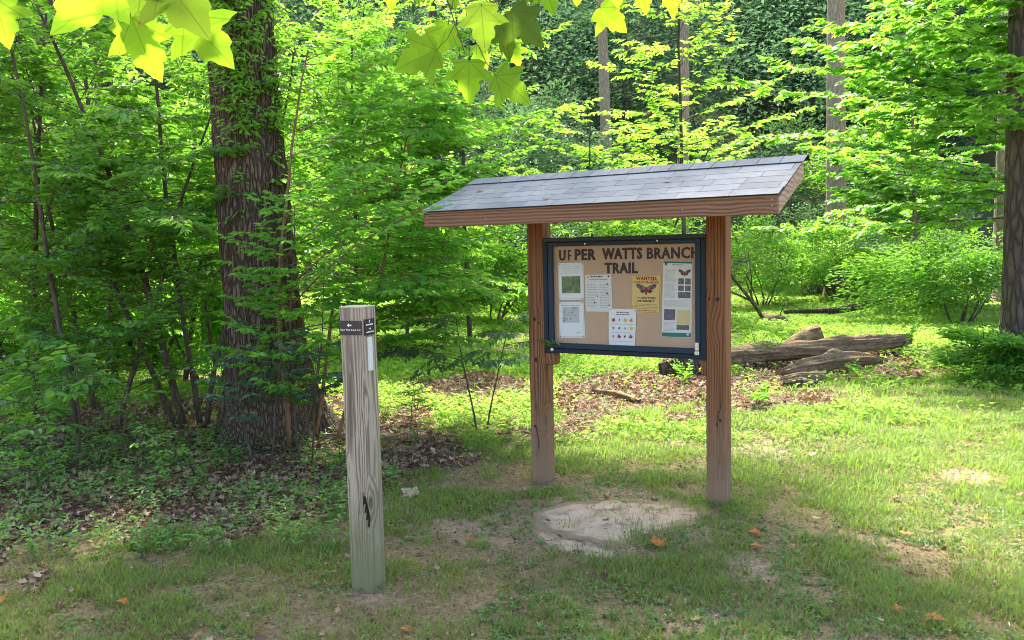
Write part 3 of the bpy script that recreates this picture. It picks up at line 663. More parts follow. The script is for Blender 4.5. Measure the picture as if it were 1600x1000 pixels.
# ------------------------------------------------------------------ ground
def hill(x, y):
    u = np.clip((y-35-0.08*np.abs(x))/50, 0, 1.3); h = 27*u**1.15
    return h
def gz(x, y):
    x = np.asarray(x, float); y = np.asarray(y, float)
    z = (fbm(x*.9, y*.9, 5, 3)-.5)*.05+(fbm(x*4, y*4, 9, 2)-.5)*.018
    far = np.clip((y-8)/14, 0, 1); z = z*(1+far*1.5)+(fbm(x*.22, y*.22, 3, 3)-.5)*.5*far
    z = z+.10*np.clip((-x-1.6)/3, 0, 1)*np.clip((y-4.6)/2, 0, 1)
    for (px, py, s, a) in ((KL[0], KL[1], 1.3, 1), (KL[0]+1.2, KL[1]-.7, 1.3, 1), (MP[0], MP[1], .7, 1)):
        w = np.exp(-((x-px)**2+(y-py)**2)/(s*s)*1.5); z = z*(1-w*.85)
    return z+hill(x, y)
def poly_px(pts): return np.array([gnd(a, b)[:2] for a, b in pts])
def inside(x, y, poly):
    r = np.zeros(np.shape(x), bool); n = len(poly); j = n-1
    for i in range(n):
        xi, yi = poly[i]; xj, yj = poly[j]
        c = ((yi > y) != (yj > y)) & (x < (xj-xi)*(y-yi)/(yj-yi+1e-12)+xi); r ^= c; j = i
    return r
LIT = [poly_px(p) for p in (
    [(-200, 700), (0, 690), (180, 650), (300, 630), (540, 632), (548, 700), (540, 775), (490, 815), (380, 815), (260, 850), (110, 870), (0, 900), (-200, 960)],
    [(585, 650), (650, 640), (740, 670), (745, 720), (700, 735), (640, 770), (585, 770)],
    [(840, 640), (860, 600), (1000, 575), (1110, 585), (1190, 620), (1160, 650), (1080, 655), (960, 650), (900, 672), (830, 690)],
    [(1110, 640), (1140, 570), (1300, 545), (1420, 550), (1455, 580), (1400, 600), (1290, 605), (1240, 630), (1200, 650)],
    [(640, 600), (720, 580), (800, 590), (800, 625), (700, 640)])]
def litter_w(x, y):
    jx = x+(fbm(x*2.2, y*2.2, 41, 4)-.5)*1.6; jy = y+(fbm(x*2.2, y*2.2, 57, 4)-.5)*2.2
    r = np.zeros(np.shape(x))
    for p in LIT: r = np.maximum(r, inside(jx, jy, p)*1.0)
    return r
SLAB = poly_px([(826, 812), (850, 795), (900, 783), (980, 780), (1060, 786), (1118, 800), (1100, 820), (1040, 836), (1000, 842), (985, 862), (920, 868), (868, 852), (835, 838)])
def bare_w(x, y):
    r = np.clip((fbm(x*1.1+3, y*1.1, 71, 4)-.635)*8, 0, 1)*np.clip((8.0-y)/2.5, 0, 1)*.8
    for p_, s in ((gnd(960, 812), .75), (gnd(1190, 705), .4), (gnd(590, 925), .2), (gnd(1180, 895), .35), (gnd(1120, 805), .22)):
        d = np.sqrt((x-p_[0])**2+((y-p_[1])/1.1)**2); r = np.maximum(r, np.clip((s-d)/.25+.4*(fbm(x*5, y*5, 3)-.3), 0, 1))
    return r
def gmesh(xs, ys):
    X, Y = np.meshgrid(xs, ys); n = len(xs); V = np.stack([X, Y, gz(X, Y)], -1).reshape(-1, 3)
    i = np.arange(len(ys)-1)[:, None]*n; j = np.arange(n-1)[None]
    return V, np.stack([i+j, i+j+1, i+n+j+1, i+n+j], -1).reshape(-1, 4)
def mat_ground():
    t = NT('forest_floor'); P = t.co(which='Object'); a = t.n('Attribute', attribute_name='tone').outputs['Fac']
    b_ = t.n('Attribute', attribute_name='litter').outputs['Fac']
    n1 = t.noise(P, 2.3, 6, .6); n2 = t.noise(P, 28, 5, .7); n3 = t.noise(P, 140, 3, .7)
    soil = t.mix(t.ramp(n2, [(.3, 0.0), (.7, 1.0)]), (.11, .072, .044), (.36, .25, .155))
    soil = t.mix(t.ramp(n3, [(.5, 0.0), (.75, .6)]), soil, (.40, .30, .20))
    grs = t.mix(t.ramp(n2, [(.3, 0.0), (.7, 1.0)]), (.085, .066, .03), (.27, .21, .10))
    c = t.mix(t.ramp(n1, [(.38, .5), (.62, .95)]), soil, grs)
    c = t.mix(a, c, t.mix(t.ramp(n2, [(.3, 0.0), (.7, 1.0)]), (.20, .13, .085), (.44, .32, .225)))
    lt = t.mix(t.ramp(n2, [(.35, 0.0), (.65, 1.0)]), (.04, .028, .02), (.19, .13, .095))
    c = t.mix(b_, c, lt)
    yy = t.n('SeparateXYZ', {0: P}).outputs[1]; c = t.mix(t.ramp(t.math('DIVIDE', yy, 60.0), [(.56, 0.0), (.64, 1.0)]), c, t.mix(n2, (.02, .03, .012), (.05, .06, .025)))
    return t.surf(t.principled(c, .95, t.bump(t.math('ADD', n2, t.math('MULTIPLY', n3, .4)), .8, .02), spec=.15))
ysn = np.concatenate([np.arange(2.2, 9, .04), np.arange(9, 20, .12), np.arange(20, 130, 1.0)])
ysn = np.concatenate([np.arange(-26, 2.2, 2.0), ysn])
xsn = np.concatenate([np.arange(-90, -9, 1.5), np.arange(-9, -5, .1), np.arange(-5, 5, .045), np.arange(5, 10, .1), np.arange(10, 91, 1.5)])
V, F = gmesh(xsn, ysn)
g = mesh_np('ground', V, F, mat_ground(), None, bare_w(V[:, 0], V[:, 1]), True)
la = g.data.attributes.new('litter', 'FLOAT', 'POINT'); la.data.foreach_set('value', litter_w(V[:, 0], V[:, 1]).astype(np.float32))
tag(g, kind='structure')
# flat worn stones in front of the kiosk
def stone(pts, label, h, seed):
    pts = np.array([gnd(a, b_)[:2] for a, b_ in pts]); c = pts.mean(0); n = 60
    th = np.linspace(0, 1, n, endpoint=False)*len(pts); i = th.astype(int); f = (th-i)[:, None]; ring = pts[i]*(1-f)+pts[(i+1) % len(pts)]*f
    V = []; F = []
    rs = [1.04, 1.0, .93, .8, .6, .4, .2]
    for k, r in enumerate(rs):
        q = c+(ring-c)*(r+(fbm(th*2.4+seed, th*0+k*.2, seed, 4)[:, None]-.5)*.30); z = gz(q[:, 0], q[:, 1])*.6+(-.05 if k == 0 else h*min(1, k/1.0))+(fbm(q[:, 0]*5, q[:, 1]*5, seed)-.5)*.016
        V.append(np.column_stack([q, z]))
    for k in range(len(rs)-1):
        for j in range(n): F.append((k*n+j, k*n+(j+1) % n, (k+1)*n+(j+1) % n, (k+1)*n+j))
    V = np.vstack(V); V = np.vstack([V, [[c[0], c[1], V[-n:, 2].mean()]]]); T = [((len(rs)-1)*n+j, (len(rs)-1)*n+(j+1) % n, len(V)-1) for j in range(n)]
    t = NT('worn_stone'); n1 = t.noise(t.co(), 6, 6, .65); n2 = t.noise(t.co(), 90, 4)
    cc = t.mix(t.ramp(n1, [(.3, 0.0), (.7, 1.0)]), (.36, .25, .17), (.58, .45, .33)); cc = t.mix(t.math('MULTIPLY', n2, .6), cc, (.30, .21, .15)); cc = t.mix(t.ramp(t.noise(t.co(), 3.2, 6, .7), [(.5, 0.0), (.6, .85)]), cc, (.21, .145, .09)); ea = t.n('Attribute', attribute_name='tone').outputs['Fac']; cc = t.mix(t.ramp(t.math('ADD', ea, t.math('MULTIPLY', t.math('SUBTRACT', n1, .5), 1.6)), [(.35, 0.0), (.6, 1.0)]), cc, t.mix(n2, (.12, .08, .05), (.34, .24, .155)))
    o = mesh_np('flat_stone', V, [np.array(F), np.array(T)], t.surf(t.principled(cc, .9, t.bump(n2, .5, .006), spec=.2)), None, np.append(np.repeat(np.array([1, 1, .75, .35, .1, 0, 0.]), n), 0), True)
    tag(o, label, 'stone')
stone([(826, 818), (836, 800), (870, 788), (940, 780), (1010, 782), (1080, 790), (1120, 802), (1085, 822), (1030, 832), (985, 846), (985, 858), (930, 850), (870, 836)], 'large pale worn flat stone set in the soil between the kiosk posts', .009, 3)
stone([(828, 826), (880, 842), (940, 856), (985, 866), (950, 876), (890, 866), (845, 848)], 'smaller greyish flat stone sunk in the soil nearest the viewer', .003, 9)

# ------------------------------------------------------------------ grass and litter
def rand_in(n, y0, y1, m=1.0, p=1.0):
    """random ground spots the photo could see, denser towards the viewer with p>1"""
    y = y0+(y1-y0)*rng.random(n)**p; half = y*.66+1.0; x = (rng.random(n)*2-1)*half*m; return x, y
BLADE = (np.array([(-.5, 0, 0), (.5, 0, 0), (.36, .45, .10), (-.36, .45, .10), (0, 1, .45)], float), [np.array([(0, 1, 2, 3)]), np.array([(3, 2, 4)])])
def blades(name, x, y, h, w, mat, tone, lean=.5):
    n = len(x); az = rng.random(n)*2*pi; L = h*(.5+rng.random(n)*.9); tilt = np.abs(rng.normal(0, lean, n))
    side = np.stack([-np.sin(az), np.cos(az), np.zeros(n)], -1); fw = np.stack([np.cos(az), np.sin(az), np.zeros(n)], -1)
    up = np.array([0, 0, 1.0])*np.cos(tilt)[:, None]+fw*np.sin(tilt)[:, None]; out = fw*np.cos(tilt)[:, None]-np.array([0, 0, 1.0])*np.sin(tilt)[:, None]
    base = np.stack([x, y, gz(x, y)-.005], -1); B = BLADE[0]; w = np.broadcast_to(w, (n,))
    V = base[:, None]+side[:, None]*(B[None, :, 0:1]*w[:, None, None])+L[:, None, None]*(up[:, None]*B[None, :, 1:2]+out[:, None]*B[None, :, 2:3])
    off = (np.arange(n)*5)[:, None, None]
    F = [(b_[None]+off).reshape(-1, b_.shape[1]) for b_ in BLADE[1]]
    return mesh_np(name, V.reshape(-1, 3), F, mat, None, np.repeat(np.clip(tone, 0, 1), 5))
M_GRN = mat_leaf('short_grass_blades', (.20, .155, .06), (.135, .27, .035), (.40, .62, .07), .40, .5, .3)
M_GRF = mat_leaf('lush_grass_blades', (.13, .26, .03), (.18, .36, .04), (.46, .78, .07), .45, .5, .25)
def lushness(x, y):   # more growth to the right and beyond the kiosk
    return np.clip((y-5.2)/4.0+(x-.2)*.28, 0, 1)
x, y = rand_in(520000, 3.4, 9.5, 1, 1.25)
cl = fbm(x*2.6, y*2.6, 101, 3); cl2 = fbm(x*.8, y*.8, 131, 3); lu = lushness(x, y)
pr_ = np.clip((cl-.47+.22*lu)*8, .07, 1)*np.clip((cl2-.30)*5+lu, .2, 1)*(1-.88*bare_w(x, y))*(1-.94*litter_w(x, y))
pr_ *= ~inside(x, y, SLAB) | (fbm(x*3, y*3, 88, 3) > .53)
k = rng.random(len(x)) < pr_; x, y = x[k], y[k]; cl = cl[k]; lu = lu[k]
h = .028+.036*np.clip((cl-.45)*5, 0, 1)+.012*lu
blades('short_grass', x, y, h, .0036+.0011*(y-3), M_GRN, .05+.75*np.clip(cl*1.1, 0, 1)*.6+.35*lu+rng.normal(0, .32, len(x)), .75)
tag(bpy.data.objects['short_grass'], kind='stuff')
# taller tufts
tx = []; ty = []
for px, py, s, n in ((345, 872, .16, 900), (400, 858, .2, 1500), (440, 862, .2, 1200), (250, 905, .15, 500), (310, 900, .14, 500), (860, 720, .1, 200), (1040, 840, .2, 500), (1060, 862, .14, 400), (990, 850, .12, 300), (1125, 905, .12, 250), (1230, 910, .06, 160), (1130, 885, .1, 220), (1110, 940, .18, 350), (1000, 890, .2, 420), (880, 900, .2, 300), (1180, 720, .15, 300), (1330, 880, .12, 200), (1540, 790, .12, 200), (1480, 640, .3, 700), (1360, 610, .4, 900), (1300, 620, .3, 700), (760, 640, .25, 300), (700, 900, .2, 260), (800, 985, .22, 300), (1250, 985, .2, 300), (1560, 950, .2, 260), (920, 960, .2, 300), (60, 870, .2, 300), (1420, 900, .12, 200)):
    q = gnd(px, py); tx.append(q[0]+rng.normal(0, s*.8, n)); ty.append(q[1]+rng.normal(0, s*.8, n))
dx_ = np.concatenate(tx); dy_ = np.concatenate(ty); kk = rng.random(len(dx_)) < .38; tx = [dx_[~kk][::2]]; ty = [dy_[~kk][::2]]; dx_, dy_ = dx_[kk], dy_[kk]
for _ in range(110):      # darker wiry weeds in the worn lawn
    q = gnd(rng.uniform(700, 1500), rng.uniform(800, 1000)); n = int(rng.integers(12, 40)); s = rng.uniform(.015, .04); dx_ = np.append(dx_, q[0]+rng.normal(0, s, n)); dy_ = np.append(dy_, q[1]+rng.normal(0, s, n))
M_GRD = mat_leaf('dark_weed_blades', (.13, .11, .04), (.08, .165, .03), (.24, .42, .05), .35, .5, .3)
blades('wiry_weeds', dx_, dy_, .075, .0045, M_GRD, .6+rng.normal(0, .3, len(dx_)), .5); tag(bpy.data.objects['wiry_weeds'], kind='stuff')
for _ in range(620):
    yy_ = 3.4+6.2*rng.random()**1.1; xx_ = (rng.random()*2-1)*(yy_*.66+.5); n = int(rng.integers(25, 90)); s = rng.uniform(.02, .06)
    if litter_w(np.array([xx_]), np.array([yy_]))[0] > .5 and rng.random() < .7 or inside(np.array([xx_]), np.array([yy_]), SLAB)[0]: continue
    tx.append(xx_+rng.normal(0, s, n)); ty.append(yy_+rng.normal(0, s, n))
x = np.concatenate(tx); y = np.concatenate(ty)
blades('tufted_grass', x, y, .07, .0042, M_GRN, .6+rng.normal(0, .3, len(x)), .55); tag(bpy.data.objects['tufted_grass'], kind='stuff')
# lush stilt grass beyond
x, y = rand_in(400000, 8.2, 38, 1, 1.35)
cl = fbm(x*.9, y*.9, 151, 3); pr_ = np.clip((y-8.2)/3, 0, 1)*np.clip((cl-.32)*5, .06, 1)*(1-.93*litter_w(x, y))
lit2 = (x < -2.2) & (y < 10.5); pr_ = np.where(lit2, pr_*.35, pr_)
k = rng.random(len(x)) < pr_; x, y, cl = x[k], y[k], cl[k]
blades('lush_grass', x, y, .07+.10*np.clip((y-9)/12, 0, 1), .009+.0012*(y-8), M_GRF, .5+(cl-.5)*1.6+rng.normal(0, .2, len(x)), .9)
tag(bpy.data.objects['lush_grass'], kind='stuff')
# low leafy growth between the grass (rosettes of small broad leaves)
def cover(name, x, y, size, nl, mat, tone, hgt=.03, tm=HEX):
    n = len(x); L = Lv(); z = gz(x, y)
    for q in range(nl):
        a = q*2*pi/nl+rng.random(n)*1.2; el = rng.uniform(.05, .7, n)
        D = np.stack([np.cos(a)*np.cos(el), np.sin(a)*np.cos(el), np.sin(el)], -1)
        N = np.stack([-np.cos(a)*np.sin(el), -np.sin(a)*np.sin(el), np.cos(el)], -1)+rng.normal(0, .25, (n, 3))
        P = np.stack([x, y, z+hgt*rng.random(n)], -1); L.add(P, D, N, size*(.6+.7*rng.random(n)), np.clip(tone+rng.normal(0, .15, n), 0, 1))
    return L.build(name, tm, mat)
M_CLV = mat_leaf('ground_cover_leaves', (.05, .12, .035), (.13, .25, .06), (.25, .50, .08), .3, .38, .55)
M_STG = mat_leaf('bright_low_leaves', (.14, .27, .03), (.21, .38, .05), (.5, .78, .10), .45, .5, .3)
x, y = rand_in(16000, 3.5, 10.5, 1, 1.1); k = (fbm(x*1.7, y*1.7, 171, 3) > .485) & (rng.random(len(x)) < np.where(x > -.4, 1, .35)) & ~inside(x, y, SLAB); x, y = x[k], y[k]
cover('low_broadleaf_cover', x, y, .028, 5, M_CLV, .75, .02); tag(bpy.data.objects['low_broadleaf_cover'], kind='stuff')
x, y = rand_in(75000, 7.6, 38, 1, 1.5); cl = fbm(x*.8, y*.8, 191, 3); lw = litter_w(x, y)
k = (rng.random(len(x)) < np.clip((y-7.4)/3.2, 0, 1)*np.clip((cl-.38)*5, .05, 1)*(1-.93*lw)); x, y = x[k], y[k]
cover('stilt_grass', x, y, .055+.0035*(y-8), 5, M_STG, .5+rng.normal(0, .25, len(x)), .12, HEX); tag(bpy.data.objects['stilt_grass'], kind='stuff')
# dead leaves
DEAD = (np.array([(0, 0, 0), (.34, .1, .10), (.22, .32, .02), (.46, .5, .16), (.16, .62, .0), (0, 1, .2), (-.18, .62, .03), (-.42, .48, .13), (-.2, .3, .0), (-.3, .08, .08), (0, .4, -.05)], float), np.array([(10, i, (i+1) % 10) for i in range(10)]))
t = NT('dead_leaves'); a = t.n('Attribute', attribute_name='tone').outputs['Fac']
M_DEAD = t.surf(t.n('MixShader', {0: .15, 1: t.principled(t.ramp(a, [(0, (.05, .032, .024)), (.35, (.17, .095, .06)), (.7, (.34, .215, .14)), (1, (.44, .33, .235))]), .75, spec=.3), 2: t.n('BsdfTranslucent', {'Color': (.3, .15, .06, 1)}).outputs[0]}).outputs[0])
def litter(name, x, y, size, tone):
    n = len(x); az = rng.random(n)*2*pi; el = rng.normal(0, .35, n); D = np.stack([np.cos(az), np.sin(az), el], -1)
    N = np.array([0, 0, 1.0])+rng.normal(0, .45, (n, 3)); P = np.stack([x, y, gz(x, y)+.006+.03*rng.random(n)], -1)
    V, F, tt = scatter(DEAD, P, D, N, size, np.clip(tone, 0, 1)); o = mesh_np(name, V, F, M_DEAD, None, tt); tag(o, kind='stuff')
x, y = rand_in(150000, 3.6, 19, 1, 1.15); k = rng.random(len(x)) < np.where(litter_w(x, y) > .5, np.clip((fbm(x*2, y*2, 33, 3)-.3)*4, .15, .9), .006); x, y = x[k], y[k]
litter('leaf_litter', x, y, (.045+.0022*(y-4))*(.6+.8*rng.random(len(x))), .48+rng.normal(0, .3, len(x)))
x, y = rand_in(70000, 3.4, 10.0, 1, 1.2); k = ~inside(x, y, SLAB) | (rng.random(len(x)) < .12); x, y = x[k], y[k]
litter('ground_debris', x, y, (.011+.0012*(y-3))*(.5+1.1*rng.random(len(x))), .36+rng.normal(0, .24, len(x)))
# ------------------------------------------------------------------ bark and foliage materials
def mat_log():
    t = NT('weathered_log_wood'); v = t.co((2.0, 15, 15)); n1 = t.noise(v, 1.5, 6, .7, .8); n2 = t.noise(t.co(), 3.0, 5); n3 = t.noise(t.co(), 60, 3)
    c = t.mix(t.ramp(n1, [(.36, 0.0), (.60, 1.0)]), (.035, .019, .011), (.36, .225, .13)); c = t.mix(t.ramp(n2, [(.45, 0.0), (.65, .8)]), c, (.13, .08, .05)); c = t.mix(t.ramp(t.noise(t.co(), 2.0, 5), [(.54, 0.0), (.7, .8)]), c, (.11, .13, .035)); c = t.mix(t.math('MULTIPLY', n3, .35), c, (.42, .34, .25))
    return t.surf(t.principled(c, .92, t.bump(n1, 1.0, .03), spec=.15))
B_OAK = mat_bark('ridged_brown_bark', (.024, .017, .012), (.175, .122, .085), 26, 4.5, 1.0, .03)
B_SAP = mat_bark('thin_brown_bark', (.045, .032, .024), (.13, .095, .07), 20, 4, .5, .006)
B_RED = mat_bark('reddish_stem_bark', (.11, .055, .03), (.27, .15, .09), 20, 3, .4, .006)
B_PALE = mat_bark('pale_grey_bark', (.15, .105, .075), (.36, .275, .205), 15, 2.6, .6, .015)
B_DARK = mat_bark('dark_scaly_bark', (.03, .022, .018), (.13, .095, .075), 10, 2.2, .9, .03)
B_LOG = mat_log()
L_SHADE = mat_leaf('deep_green_leaves', (.055, .15, .028), (.13, .29, .05), (.34, .70, .05), .48, .36, .5)
L_BRIGHT = mat_leaf('bright_green_leaves', (.045, .155, .024), (.115, .31, .038), (.37, .78, .06), .50, .42, .35)
L_LIME = mat_leaf('yellow_green_leaves', (.085, .22, .03), (.16, .35, .04), (.46, .82, .07), .52, .45, .3)
L_TEAL = mat_leaf('blue_green_leaves', (.035, .085, .045), (.09, .17, .085), (.16, .32, .10), .30, .45, .4)
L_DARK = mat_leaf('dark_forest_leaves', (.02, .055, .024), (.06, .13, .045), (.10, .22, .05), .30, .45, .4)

def big_trunk(name, P, R, mat, parent, k=72, nz=160, ridge=.03, flare=None, seed=1):
    P = np.array(P, float); s = np.linspace(0, 1, nz); seg = np.linspace(0, 1, len(P))
    C = np.stack([np.interp(s, seg, P[:, i]) for i in range(3)], -1); Rr = np.interp(s, seg, R)
    th = np.arange(k)/k*2*pi; TH, SS = np.meshgrid(th, s); Z = C[:, 2][:, None]+0*TH
    cx, sx_ = np.cos(TH), np.sin(TH)
    n = fbm(cx*4.2+SS*0+seed, sx_*4.2+Z*.45, seed, 3)
    rd = np.abs(fbm(TH/(2*pi)*k*.3+fbm(cx*2, Z*2.3, seed+3, 3)*7, Z*2.6, seed+7, 3)-.5)*2
    r = Rr[:, None]*(1+(n-.5)*.12)+ridge*(rd-.4)
    if flare is not None:
        lob = .55+.45*np.cos(TH*5+seed)+.25*np.cos(TH*3+1.3*seed); r = r+flare[0]*np.exp(-(Z-Z[0, 0])/flare[1])*(.35+.65*lob)
    V = np.stack([C[:, 0][:, None]+r*cx, C[:, 1][:, None]+r*sx_, Z], -1).reshape(-1, 3)
    i = np.arange(nz-1)[:, None]*k; j = np.arange(k)[None]; j2 = (j+1) % k
    F = np.stack([i+j, i+j2, i+k+j2, i+k+j], -1).reshape(-1, 4)
    return mesh_np(name, V, F, mat, parent, None, True)
def base_at(px, Y): X = gx(px, Y); return np.array([X, Y, float(gz(X, Y))-.03])

# ------------------------------------------------------------------ the big tree on the left
ob = base_at(428, 8.3)
oak = tag(empty('oak_tree', tuple(ob)), 'broad ridged brown tree trunk with flared roots, left of the marker post', 'tree')
tp = [np.array([0, 0, 0]), np.array([-.05, 0, 1.5]), np.array([-.12, .05, 3.2]), np.array([-.2, .1, 5.2]), np.array([-.2, .15, 8.5]), np.array([-.1, .2, 12])]
big_trunk('trunk', tp, [.395, .36, .335, .31, .27, .2], B_OAK, oak, 200, 560, .034, (.36, .38), 4)
w = MB(); lv = Lv()
for i in range(9):      # high crown, above the picture
    a = i*2.4+.4; t = 5.4+i*.45; p0 = np.array([-.2, .12, t]); L = rng.uniform(3.6, 6.4)*(1-.02*i)
    B = curve_pts(p0, [math.cos(a), math.sin(a), .42], L, 7, .12, .08); w.tube(B, np.linspace(.11, .02, 8), 6)
    for s in np.linspace(.3, 1, 8):
        q = interp(B, min(s, .999)); n = 40; P = q+rng.normal(0, 1, (n, 3))*[.62, .62, .26]
        lv.add(P, rng.normal(0, 1, (n, 3))*[1, 1, .3], np.array([0, 0, 1])+rng.normal(0, .35, (n, 3)), .15*(.7+.5*rng.random(n)), rng.random(n))
def shade_spot(xg, yg, h):    # where foliage of height h stands whose shade falls on the ground spot
    c_ = h/math.tan(SUN_EL); return np.array([xg+c_*math.sin(SUN_AZ), yg+c_*math.cos(SUN_AZ), h])-ob
for i in range(400):  # extra unseen leaf clusters added to shade lawn, kiosk and marker post
    xg, yg = rng.uniform(-4.0, 2.5), rng.uniform(1.0, 7.2)
    if i > 340: xg, yg = rng.normal(-1.05, .35), rng.normal(3.8, .6)
    elif i > 270: xg, yg = rng.uniform(-.3, 2.0), rng.uniform(4.2, 6.6)
    if xg < -2.4 and rng.random() < .75: continue
    if fbm(np.array(xg*.9), np.array(yg*.9), 77, 2) < .33 and i < 270: continue
    q = shade_spot(xg, yg, rng.uniform(7.0, 10.5)); n = 50; P = q+rng.normal(0, 1, (n, 3))*[.34, .34, .16]
    lv.add(P, rng.normal(0, 1, (n, 3))*[1, 1, .3], np.array([0, 0, 1])+rng.normal(0, .35, (n, 3)), .155*(.7+.5*rng.random(n)), rng.random(n))
    if i % 9 == 0: w.tube(curve_pts([-.2, .15, rng.uniform(5.5, 8)], q-[-.2, .15, 6.5], np.linalg.norm(q-[-.2, .15, 6.5]), 7, .0, .03), np.linspace(.09, .015, 8), 6)
w.build('limbs', B_OAK, oak, smooth=True); lv.build('crown', DIA, L_BRIGHT, oak)  # limbs and crown also hold the added shading clusters
# creeper on the trunk
w = MB(); lv = Lv()
for k_ in range(7):
    a0 = -pi/2+rng.uniform(-.9, 1.1); P = []
    for z in np.linspace(.3 if k_ < 3 else 1.6, 5.0, 22): a0 += rng.normal(0, .07); R_ = .36-.012*z+.02; P.append((-.04*z+R_*math.cos(a0), .02*z+R_*math.sin(a0), z))
    P = np.array(P); w.tube(P, .008, 4)
    for p in P[8:]:
        if p[2] < 2.2 and rng.random() < .7: continue
        for _ in range(4 if p[2] > 3.0 else 1):
            d = unit(np.array([p[0]+.04*p[2], p[1], rng.uniform(-.25, .4)])+rng.normal(0, .25, 3)); e = p+d*rng.uniform(.12, .42); w.tube([p, e], .003, 3, cap=False); twig_leaves(lv, p, e, 8, .085, .5, (.5, 1.0), pend=.25)
vine = tag(empty('climbing_vine', tuple(ob)), 'leafy yellow-green creeper climbing the upper part of the broad trunk', 'vine')
w.build('stems', B_SAP, vine, smooth=True); lv.build('leaves', HEX, L_LIME, vine)

def plant(name, cat, label, base, specs, bark, leaf, tm=HEX, group=None, extra=None, lname='crown', wname='trunk'):
    """specs: list of (H, lean, kwargs for leafy)"""
    root = tag(empty(name, tuple(base)), label, cat, group); w = MB(); lv = Lv()
    for H, lean, off, kw in specs:
        path = stem_pts(np.array([off[0], off[1], 0.0]), H, lean, 12, kw.pop('wob', .035)); leafy(w, lv, path, **kw)
    if extra: extra(w, lv)
    w.build(wname, bark, root, smooth=True); lv.build(lname, tm, leaf, root); return root
def K(**k): return dict(dict(r0=.03, nb=16, t0=.18, t1=1.0, blen=1.2), **k)
ov = lambda u: .55+.75*math.sin(pi*min(1, u*.9+.12))
# multi-stemmed understorey trees, left
plant('understory_tree', 'small tree', 'clump of slim dark stems with deep green leaves, just left of the broad trunk', base_at(290, 8.6), [
    (4.6, (-.22, .0), (0, 0), K(r0=.042, nb=23, t0=.22, blen=1.35, lsz=0.131, nlf=12, ntw=12, shape=ov, jit=.6, belev=(-15, 50))),
    (4.9, (-.10, .05), (.12, .1), K(r0=.034, nb=21, t0=.25, blen=1.25, lsz=0.125, nlf=12, ntw=12, shape=ov, jit=.6, belev=(-15, 50))),
    (4.3, (-.42, .1), (-.1, .05), K(r0=.034, nb=21, t0=.2, blen=1.25, lsz=0.125, nlf=12, ntw=12, shape=ov, jit=.6, belev=(-15, 50))),
    (4.0, (.12, .1), (.22, 0), K(r0=.03, nb=18, t0=.3, blen=.9, lsz=0.125, nlf=11, ntw=11))], B_SAP, L_SHADE)
plant('understory_tree', 'small tree', 'dense dark green leafy small tree filling the far left edge', base_at(60, 9.2), [
    (4.6, (.02, .0), (0, 0), K(r0=.04, nb=30, t0=.1, blen=1.7, lsz=0.131, nlf=12, ntw=14, shape=ov, jit=.6, belev=(-15, 50))),
    (4.4, (-.2, .1), (.5, .3), K(r0=.035, nb=25, t0=.12, blen=1.4, lsz=0.125, nlf=12, ntw=14, shape=ov, jit=.6, belev=(-15, 50)))], B_SAP, L_SHADE)
plant('understory_tree', 'small tree', 'brighter green small tree seen between the left edge and the slim stems', base_at(180, 11.5), [
    (5.8, (.03, .0), (0, 0), K(r0=.05, nb=34, t0=.12, blen=2.0, lsz=0.138, nlf=12, ntw=16, shape=ov, jit=.6, belev=(-15, 50))),
    (5.2, (.15, .1), (.9, .2), K(r0=.04, nb=28, t0=.15, blen=1.6, lsz=0.138, nlf=12, ntw=14, shape=ov, jit=.6, belev=(-15, 50)))], B_SAP, L_BRIGHT)
plant('understory_tree', 'small tree', 'small-leaved dark green tree between the left edge and the pair of thicket trunks', base_at(125, 8.0), [
    (4.3, (-.1, .0), (0, 0), K(r0=.03, nb=30, t0=.12, blen=1.2, lsz=0.094, nlf=13, ntw=14, shape=ov, jit=.7, belev=(-20, 55))),
    (3.8, (.25, .1), (.3, .1), K(r0=.028, nb=28, t0=.12, blen=1.1, lsz=0.094, nlf=13, ntw=14, shape=ov, jit=.7, belev=(-20, 55)))], B_SAP, L_SHADE)
# spicebush right of the broad trunk with its level sprays
def over_roof(w, lv):      # two boughs that reach over the left end of the kiosk roof
    for tgt, st in (((-.38, 6.25, 2.40), 1.5), ((-.60, 6.0, 2.16), 1.3), ((-.62, 6.6, 2.55), 1.8)):
        b_ = base_at(452, 7.75); A = np.array([.0, .0, st]); E = np.array(tgt)-b_; P = np.array([A+(E-A)*u+[0, 0, .12*math.sin(pi*u)] for u in np.linspace(0, 1, 8)]); w.tube(P, np.linspace(.009, .0025, 8), 5)
        for j in range(16):
            u = .3+.7*(j+.5)/16; q = interp(P, min(u, .999)); T = unit(P[-1]-P[0]); S_ = unit(np.cross(T, [0, 0, 1.]))*(1 if j % 2 else -1)
            e = q+(T*.6+S_*.8)*rng.uniform(.14, .30)+[0, 0, rng.normal(0, .03)]; w.tube([q, e], .002, 3, cap=False); twig_leaves(lv, q, e, 8, .10, .45, (.4, 1), pend=.1)
